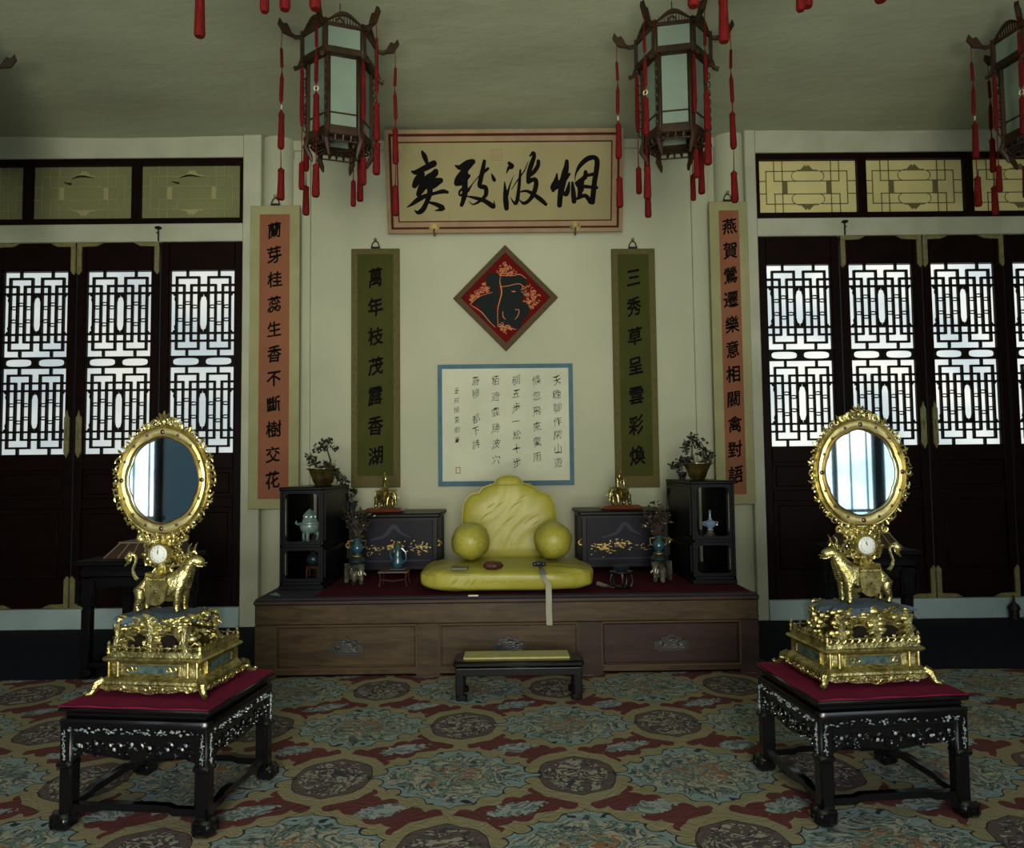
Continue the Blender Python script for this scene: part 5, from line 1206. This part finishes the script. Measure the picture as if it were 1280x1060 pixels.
m_ = MB(); m_.lathe([(.045, 0), (.04, .012), (.026, .02), (.028, .03), (.018, .038), (.022, .046)], n=20); m_.build('stand', 'silver', o)
for q in (-1, 1): m_ = MB(); m_.tube([(q * .03, 0, .098), (q * .05, 0, .095), (q * .045, 0, .08), (q * .03, 0, .075)], .0045, 5); m_.build('handle', 'blueg', o)

# pots with bonsai
def leafb(m_, c, r, rnd, up=.3):
    a, b = rnd.uniform(0, 2 * PI), rnd.uniform(-.6, 1.1); d = Vector((cos(a) * cos(b), sin(a) * cos(b), sin(b))); s_ = d.cross(Vector((rnd.random(), rnd.random(), rnd.random() + .1))).normalized(); n = d.cross(s_)
    c = Vector(c); p = [c, c + d * r * .5 + s_ * r * .42 + n * r * .1, c + d * r * 1.2, c + d * r * .5 - s_ * r * .42 + n * r * .1, c + d * r * .55 - n * r * .12]
    m_.add(p, [(0, 1, 4), (1, 2, 4), (2, 3, 4), (3, 0, 4)])
def pot_plant(label, loc, branches, r, seed, leafm, potm='pot', h=.09, pr=.095, br=.065, lobes=10, lr=.016, nl=16, name='potted_bonsai', potpos=(0, 0)):
    rnd = random.Random(seed); root = thing(name, label, 'plant', loc)
    m_ = MB(); m_.M = T(potpos[0], potpos[1], 0); m_.lathe([(br * .9, 0), (br, .004), (br * .85, .012), (br, .02), (br * 1.2, h * .5), (pr * .92, h * .88), (pr * 1.08, h * .96), (pr * 1.08, h), (pr * .95, h), (pr * .9, h * .9)], n=40, lobes=lobes, la=.035); m_.build('pot', potm, root)
    m_ = MB(); m_.M = T(potpos[0], potpos[1], 0); m_.lathe([(pr * .9, h * .86), (pr * .5, h * .93), (.0, h * .95)], n=20, caps=False); m_.build('soil', 'leaf2', root)
    mt, ml = MB(), MB()
    if h > .1: branches = [([(a, b, c + .024) for a, b, c in p_], [(a, b, c + (.024 if c > .09 else .0), d_, e_) for a, b, c, d_, e_ in l_]) for p_, l_ in branches]
    for pts, lv in branches:
        mt.tube(pts, [r * (1 - .65 * i / (len(pts) - 1)) for i in range(len(pts))], 6)
        for (x, y, z, sp, k) in lv:
            for _ in range(int(k * 1.7)):
                c = (x + rnd.gauss(0, sp), y + rnd.gauss(0, sp * .8), z + rnd.gauss(0, sp * .7)); leafb(ml, c, lr * rnd.uniform(.9, 1.7), rnd)
                if rnd.random() < .25: mt.tube([(x, y, z), c], [.0025, .0015], 4)
                if rnd.random() < .2: ml.ball(c, lr * .4, 6, 4)
    mt.build('trunk', 'twig', root); f = ml.build('foliage', leafm, root, sharp=20); f['kind'] = 'stuff'; return root
DZP = .026
q = P(402, 604, 5.0); pot_plant('brass pot of jade bonsai on top of the left display stand', (q.x + .005, 5.02, 1.096), [
    ([(.03, 0, .08), (.05, 0, .14), (.03, .0, .20), (.02, 0, .25)], [(.0, 0, .25, .02, 16), (.03, 0, .27, .014, 12), (-.03, 0, .215, .016, 12), (.075, 0, .22, .013, 10), (.01, 0, .225, .018, 12)]),
    ([(-.03, 0, .08), (-.055, 0, .12), (-.07, 0, .15)], [(-.09, 0, .165, .016, 16), (-.06, 0, .14, .016, 16), (-.055, 0, .11, .013, 10)]),
    ([(.05, 0, .08), (.09, 0, .085), (.12, 0, .05)], [(.03, 0, .115, .018, 18), (.06, -.01, .10, .016, 14), (.10, -.03, .07, .018, 18), (.12, -.02, .035, .018, 18), (.155, -.02, .025, .016, 10), (-.01, 0, .105, .016, 12)])], .010, 5, 'leaf', h=.115, pr=.10, br=.062)
q = P(873, 597, 5.0); pot_plant('brass pot of leafy bonsai on top of the right display stand', (q.x, 5.02, 1.106), [
    ([(-.02, 0, .08), (-.035, 0, .14), (-.03, 0, .20), (-.0, 0, .25)], [(-.02, 0, .25, .02, 18), (-.06, 0, .22, .017, 16), (-.08, 0, .19, .012, 10), (.015, 0, .21, .02, 18), (-.05, 0, .12, .016, 10), (-.065, 0, .165, .012, 8)]),
    ([(.03, 0, .08), (.045, 0, .13), (.05, 0, .18), (.03, 0, .22)], [(.05, 0, .17, .018, 18), (.07, 0, .13, .016, 16), (.06, 0, .10, .016, 14), (.095, 0, .14, .01, 6), (.02, 0, .14, .014, 8)])], .009, 9, 'leaf', h=.112, pr=.094, br=.055)

# lacquer kang tables with landscape panels
def kang_table(label, x0, x1, y0, y1, top, flip, seed):
    rnd = random.Random(seed); w, d, H_ = x1 - x0, y1 - y0, top - KT; root = thing('lacquer_side_table', label, 'table', ((x0 + x1) / 2, y0, KT))
    m_ = MB(); m_.bx((-w / 2 - .02, -.02, H_ - .03), (w / 2 + .02, d, H_), .008); m_.build('top', 'blackm', root)
    m_ = MB(); m_.bx((-w / 2, .0, H_ - .05), (w / 2, d, H_ - .028)); m_.bx((-w / 2, 0, .045), (w / 2, d, .07)); m_.build('rail', 'blackm', root)
    for sx in (-1, 1):
        for y in (.018, d - .018): m_ = MB(); m_.box((sx * (w / 2 - .018), y, H_ / 2 - .02), (.036, .036, H_ - .05), .004); m_.build('leg', 'blackm', root)
        m_ = MB(); m_.bx((sx * (w / 2 - .012), .02, .06), (sx * (w / 2 - .02), d - .02, H_ - .04)); m_.build('side_panel', 'blackm', root)
        m_ = MB(); scroll(m_, (sx * (w / 2 + .006), .02, H_ * .5), .022, .007, 0, 1.2, sx); m_.ball((sx * (w / 2 + .004), .018, H_ * .5 + .02), (.01, .01, .014), 7, 5); m_.build('side_boss', 'gilt', root)
        m_ = MB(); m_.tube([(sx * (w / 2 - .02), 0, .055), (sx * (w / 2 + .005), -.005, .03), (sx * (w / 2 + .02), -.008, .006)], [.018, .014, .012], 7); m_.build('foot', 'blackm', root)
    m_ = MB(); m_.bx((-w / 2 + .03, .012, .065), (w / 2 - .03, .024, H_ - .045)); pn = m_.build('front_panel', 'navy_l', root)
    m_ = MB(); cz = H_ * .62
    m_.stroke([(-.16, cz - .02, .010), (-.06, cz + .01, .022), (0, cz + .075, .030), (.05, cz + .03, .020), (.12, cz - .005, .006)], .0115, False)
    m_.stroke([(-w / 2 + .05, .10, .008), (w / 2 - .05, .105, .008)], .0115, False)
    m_.build('painted_mountain', 'gilt2', pn)
    m_ = MB()
    for k in range(70):
        gx = rnd.choice((-.13, -.02, .03, .12, .17, .19)) * (1 if flip > 0 else -1) + rnd.gauss(0, .03); gz = H_ * .42 + rnd.gauss(0, .022) + (.02 if abs(gx) < .08 else 0); L_ = rnd.uniform(.006, .03)
        a = rnd.choice((0, 0, .5, -.5, 1.2)); m_.stroke([(gx, gz, .003), (gx + L_ * .5 * cos(a), gz + L_ * .5 * sin(a), rnd.uniform(.003, .009)), (gx + L_ * cos(a), gz + L_ * sin(a) * .6, .002)], .0105 - k * 2e-5, False)
    for bx_ in (-.02, .05 * flip): 
        m_.prism([(bx_ - .03, H_ * .47), (bx_ - .02, H_ * .485), (bx_, H_ * .50), (bx_ + .02, H_ * .485), (bx_ + .03, H_ * .47)], .0085, .0088)
        for t in (-.018, -.006, .006, .018): m_.bx((bx_ + t - .0015, .0086, H_ * .42), (bx_ + t + .0015, .009, H_ * .475))
    m_.build('painted_pavilions', 'gilt', pn)
    return root
X['navy_l'] = M('blue_black_lacquer', '090A18', .45, spec=.12)
ktl = kang_table('black lacquer table with gilt landscape panel left of the yellow back cushion', -1.10, -.485, 5.30, 5.85, .893, 1, 3)
ktr = kang_table('black lacquer table with gilt landscape panel right of the yellow back cushion', P(727, 650, 5.3).x, P(727, 650, 5.3).x + .60, 5.30, 5.85, .893, -1, 8)
TT = .8935
# gilt figures on rosewood stands
def gilt_figure(label, px, flip, wpx, seed):
    x = P(px, 625, 5.42).x; root = thing('gilt_elephant', label, 'figurine', (x, 5.45, TT))
    m_ = MB(); w = wpx; tier(m_, w, .14, [(-.02, .0), (.0, .004), (.004, .012), (-.004, .022), (-.012, .030), (-.018, .033)], .03); m_.build('stand', 'rwood2', root)
    s_ = bpy.data.objects.new('elephant', None); COL.objects.link(s_); s_.parent = root; s_.location = (flip * .0, 0, .034); s_.rotation_euler.z = flip * -.75
    s_.scale = (1.15,) * 3; b = beast(s_, 'gold2', .80, flip, 'elephant', fat=1.15)
    for ch in list(b.children): ch.parent = s_
    m_ = MB(); m_.ball((0, 0, .100), (.036, .036, .018), 12, 6); m_.lathe([(.02, .10), (.03, .105), (.022, .118), (.014, .128), (.018, .145), (.012, .152), (.017, .160)], n=16)
    for q in (-1, 1): m_.tube([(q * .022, 0, .10), (q * .032, 0, .125), (q * .028, 0, .15), (q * .036, 0, .165)], [.006, .005, .004, .001], 5)
    m_.build('vase', 'gold', s_)
    m_ = MB(); m_.bx((-.018, -.008, .158), (.018, .008, .196), .004); m_.lathe([(.006, .194), (.004, .206), (.001, .220)], n=8); m_.build('finial', 'gold2', s_)
gilt_figure('small gilt elephant carrying a vase on a red wood stand, on the left lacquer table', 480, 1, .27, 1)
gilt_figure('small gilt elephant carrying a vase on a red wood stand, on the right lacquer table', 777, -1, .29, 2)
# little plants at the outer ends of the lacquer tables
q = P(432, 640, 5.55); pot_plant('small dark pot with thin leaves behind the left display stand', (q.x + .03, 5.62, TT), [([(0, 0, .06), (.005, 0, .12), (.012, 0, .16)], [(.0, 0, .155, .010, 6), (.02, 0, .13, .014, 6), (-.01, 0, .10, .01, 5)])], .004, 3, 'leaf', 'potd', .075, .045, .028, 0, .02)
q = P(838, 600, 5.6); pot_plant('small leafy plant at the back corner on top of the right display stand', (1.235, 5.36, 1.107), [([(0, 0, .04), (.0, 0, .08), (-.01, 0, .12)], [(.0, 0, .12, .022, 18), (.03, 0, .13, .02, 12), (-.04, 0, .10, .018, 12), (.05, 0, .12, .015, 8), (-.05, 0, .085, .02, 14)])], .005, 4, 'leaf', 'potd', .05, .035, .025, 0, .018)
# elephants with vases and coral twigs
def vase_elephant(label, px, py, flip, seed, spread):
    rnd = random.Random(seed); q = PG(px, py, KT); root = thing('stone_elephant', label, 'figurine', (q.x, q.y + .07, KT + .008))
    s_ = bpy.data.objects.new('elephant', None); COL.objects.link(s_); s_.parent = root; s_.rotation_euler.z = -flip * 1.0; s_.location = (flip * -.02, 0, 0)
    b = beast(s_, 'silver', .92, flip, 'elephant', fat=1.22)
    for ch in list(b.children): ch.parent = s_
    m_ = MB(); m_.lathe([(.05, .128), (.056, .14), (.05, .155), (.035, .165), (.03, .172)], (0, 0, 0), 20); m_.build('saddle', 'bronze', root)
    m_ = MB(); m_.lathe([(.03, .172), (.022, .182), (.02, .19), (.034, .205), (.040, .225), (.034, .245), (.02, .26), (.024, .28), (.036, .295)], n=20); m_.build('vase', 'cloi', root)
    m_ = MB(); m_.lathe([(.036, .172), (.036, .18), (.026, .184)], n=18); m_.lathe([(.023, .258), (.026, .262), (.023, .266)], n=18); m_.lathe([(.034, .29), (.044, .298), (.040, .303)], n=18)
    for q_ in (-1, 1): m_.tube([(q_ * .022, 0, .275), (q_ * .055, 0, .27), (q_ * .05, 0, .235), (q_ * .036, 0, .225)], .004, 5)
    m_.build('gilt_mounts', 'gold3', root)
    mt, ml = MB(), MB()
    for k in range(26):
        a = rnd.uniform(0, 2 * PI); r1 = rnd.uniform(.03, spread); h = rnd.uniform(.06, .19); p2 = (r1 * cos(a), r1 * .5 * sin(a), .30 + h)
        mt.tube([(0, 0, .28), (p2[0] * .4, p2[1] * .4, .30 + h * .55), p2], [.004, .003, .0015], 5)
        for _ in range(7):
            t = rnd.uniform(.4, 1.1); leafb(ml, (p2[0] * t + rnd.gauss(0, .01), p2[1] * t, .30 + h * t + rnd.gauss(0, .01)), rnd.uniform(.016, .032), rnd)
    mt.build('branches', 'twig', root); f = ml.build('leaves', 'leaf' if flip > 0 else 'leaf2', root, sharp=20); f['kind'] = 'stuff'
vase_elephant('small stone elephant bearing a blue vase of twigs by the left display stand', 444, 733, 1, 5, .11)
vase_elephant('small stone elephant bearing a vase of twigs by the right display stand', 827, 730, -1, 6, .10)
# little reading table and bronze
q = PG(491, 735, KT); st_ = thing('small_red_table', 'tiny red-brown table in front of the left lacquer table', 'table', (q.x, q.y + .07, KT + .001))
m_ = MB(); m_.bx((-.095, -.07, .088), (.095, .09, .100), .003); m_.build('top', 'rwood', st_)
for sx in (-1, 1):
    for y in (-.06, .08): m_ = MB(); m_.tube([(sx * .083, y, .088), (sx * .078, y, .05), (sx * .086, y, .005)], [.006, .0045, .006], 6); m_.build('leg', 'rwood', st_)
m_ = MB(); m_.tube([(-.08, -.06, .05), (-.04, -.062, .046), (0, -.062, .04), (.04, -.062, .046), (.08, -.06, .05)], [.004, .005, .007, .005, .004], 6); m_.build('stretcher', 'rwood', st_)
br = thing('bronze_ewer', 'blue-green enamel ewer standing on the tiny red-brown table', 'ewer', (q.x + .02, q.y + .08, KT + .102))
m_ = MB(); m_.bx((-.05, -.035, 0), (.055, .035, .012), .004); m_.build('stand', 'bronze', br)
m_ = MB(); m_.lathe([(.026, .012), (.034, .03), (.036, .05), (.026, .08), (.020, .12), (.024, .14), (.026, .15)], n=18, sx=1.0); m_.build('body', 'cloi', br)
m_ = MB(); m_.tube([(.026, 0, .04), (.052, 0, .06), (.05, 0, .11), (.024, 0, .135)], .006, 6); m_.build('handle', 'cloi', br)
m_ = MB(); m_.tube([(-.028, 0, .06), (-.05, 0, .09), (-.046, 0, .14)], [.009, .006, .005], 6); m_.build('spout', 'cloi', br)
m_ = MB(); m_.lathe([(.027, .15), (.022, .16), (.006, .17), (.004, .18)], n=14); m_.build('lid', 'gold3', br)
q = PG(779, 737, KT); st2 = thing('small_black_stand', 'small black round stand before the right lacquer table', 'stand', (q.x, q.y + .07, KT + .001))
m_ = MB(); m_.lathe([(.07, .085), (.075, .092), (.07, .10)], n=24, sy=.8); m_.build('top', 'black', st2)
for k in range(5): a = PI / 2 * 3 + 2 * PI / 5 * k; m_ = MB(); m_.tube([(.06 * cos(a), .05 * sin(a), .088), (.072 * cos(a), .058 * sin(a), .05), (.06 * cos(a), .05 * sin(a), .006)], [.010, .007, .009], 6); m_.build('leg', 'black', st2)
m_ = MB(); m_.lathe([(.055, 0), (.062, .006), (.055, .012)], n=20, sy=.8); m_.build('base', 'black', st2)
cn = thing('dark_censer', 'low dark bronze dish on the small black stand', 'dish', (q.x, q.y + .07, KT + .102))
m_ = MB(); m_.lathe([(.03, 0), (.04, .008), (.058, .025), (.062, .034), (.052, .036), (.02, .02)], n=24, sy=.8); m_.build('bowl', 'bronze', cn)
# loose scroll fragment by the right of the seat
q = PG(755, 737, KT); m_ = MB(); m_.tube([(-.05, .03, .02), (-.01, .0, .014), (.03, -.03, .008), (.045, -.04, .006)], [.016, .012, .006, .003], 7)
tag(m_.build('bronze_clasp', 'silver', None, (q.x + .02, q.y + .05, KT + .003)), 'small dark metal clasp on the felt right of the yellow seat', 'clasp')

# ================================================================ SIDE TABLES BEHIND THE CLOCKS
def side_table(label, x0, x1, y0, y1, H_, mirror):
    w, d = x1 - x0, y1 - y0; root = thing('side_table', label, 'table', ((x0 + x1) / 2, (y0 + y1) / 2, 0))
    m_ = MB(); m_.bx((-w / 2, -d / 2, H_ - .03), (w / 2, d / 2, H_), .008); m_.build('top', 'blackm', root)
    m_ = MB(); tier(m_, w - .08, d - .08, [(0, H_ - .10), (.012, H_ - .09), (.012, H_ - .06), (0, H_ - .045), (0, H_ - .028)]); m_.build('waist', 'blackm', root)
    for k in range(4):
        L, dd = (w, d) if k % 2 == 0 else (d, w); m_ = MB(); m_.M = T(0, 0, 0, k * PI / 2); a = L / 2 - .05
        m_.prism([(-a, H_ - .09), (-a, H_ - .22), (-a + .05, H_ - .17), (0, H_ - .15), (a - .05, H_ - .17), (a, H_ - .22), (a, H_ - .09)], -dd / 2 + .045, -dd / 2 + .06); m_.build('apron', 'blackm', root)
    for sx in (-1, 1):
        for sy in (-1, 1):
            m_ = MB(); x, y = sx * (w / 2 - .07), sy * (d / 2 - .06)
            m_.bx((x - .035, y - .03, H_ - .27), (x + .035, y + .03, H_ - .10), .006)
            m_.ring(outline(x - .05, H_ - .26, x + .05, H_ - .12), outline(x - .04, H_ - .25, x + .04, H_ - .13), y - .034, y - .026)
            m_.bx((x - .024, y - .024, .27), (x + .024, y + .024, H_ - .25), .005); m_.box((x - sx * .01, y, .42), (.07, .05, .03), .008)
            m_.bx((x - .032, y - .028, .04), (x + .02, y + .028, .40), .006); m_.box((x, y, .025), (.07, .07, .05), .01); m_.build('leg', 'blackm', root)
    m_ = MB(); m_.ring(outline(-w / 2 + .05, -d / 2 + .04, w / 2 - .05, d / 2 - .04), outline(-w / 2 + .09, -d / 2 + .08, w / 2 - .09, d / 2 - .08), .06, .085)
    me = m_; me.v = [(a, c, b) for a, b, c in me.v]; me.build('floor_stretcher', 'blackm', root)
    return root
def tapered_stand(label, x, y, z, w, d, root_mat='brownp'):
    root = thing('tapered_plinth', label, 'stand', (x, y, z)); h = .085
    m_ = MB(); vs = [(-w / 2, -d / 2, 0), (w / 2, -d / 2, 0), (w / 2, d / 2, 0), (-w / 2, d / 2, 0), (-w * .34, -d * .34, h), (w * .34, -d * .34, h), (w * .34, d * .34, h), (-w * .34, d * .34, h)]
    m_.add(vs, [(0, 1, 5, 4), (1, 2, 6, 5), (2, 3, 7, 6), (3, 0, 4, 7), (4, 5, 6, 7), (3, 2, 1, 0)]); m_.build('body', root_mat, root)
    for k in range(6):
        t = k / 5 * 2 - 1; m_ = MB(); m_.tube([(t * w * .5, -d / 2 - .001, .002), (t * w * .34, -d * .34 - .001, h)], .004, 4); m_.build('strip', 'strip', root)
    m_ = MB(); m_.bx((-w * .36, -d * .36, h), (w * .36, d * .36, h + .01), .003); m_.build('cap', 'strip', root); return root
sl0 = PG(90, 704, .74); X0_ = P(90, 704, 4.5).x
side_table('tall black lacquer side table behind the left mirror clock', X0_, X0_ + .55, 4.5, 5.1, .68, 1)
tapered_stand('brown tapered plinth with pale strips on the left side table', X0_ + .33, 4.80, .681, .42, .36)
g_ = thing('gilt_goat', 'gilt goat bearing a tower, half hidden behind the left oval mirror', 'figurine', (X0_ + .33, 4.80, .777))
s_ = bpy.data.objects.new('goat', None); COL.objects.link(s_); s_.parent = g_; b = beast(s_, 'gold3', 1.05, 1, 'goat', fat=1.2)
for ch in list(b.children): ch.parent = s_
m_ = MB(); m_.lathe([(.05, .125), (.055, .14), (.045, .15), (.045, .25), (.055, .26), (.05, .27), (.03, .30), (.01, .33)], n=8); m_.build('tower', 'gold3', s_)
m_ = MB(); m_.ball((0, 0, .105), (.055, .044, .035), 12, 6); m_.build('saddle', 'gold3', s_)
X1_ = P(1020, 685, 5.15).x
side_table('tall black lacquer side table behind the right mirror clock', X1_, P(1148, 692, 4.6).x, 4.55, 5.15, .68, -1)
tapered_stand('brown tapered plinth on the right side table behind the clock', (X1_ + P(1148, 692, 4.6).x) / 2 - .02, 4.85, .681, .32, .36)
g_ = thing('gilt_crane', 'slender gilt figure mostly hidden behind the right oval mirror', 'figurine', (P(1098, 665, 4.8).x, 4.85, .777))
for q in (-.012, .014): m_ = MB(); m_.tube([(q, 0, .0), (q * .8, 0, .05), (q * .6, 0, .10)], [.006, .005, .008], 6); m_.build('leg', 'gold3', g_)
m_ = MB(); m_.ball((0, 0, .12), (.03, .022, .026), 12, 8); m_.tube([(.015, 0, .13), (.03, 0, .17), (.02, 0, .20), (.03, 0, .215)], [.014, .008, .006, .007], 7); m_.tube([(-.02, 0, .125), (-.05, 0, .11)], [.014, .003], 6); m_.build('body', 'gold3', g_)
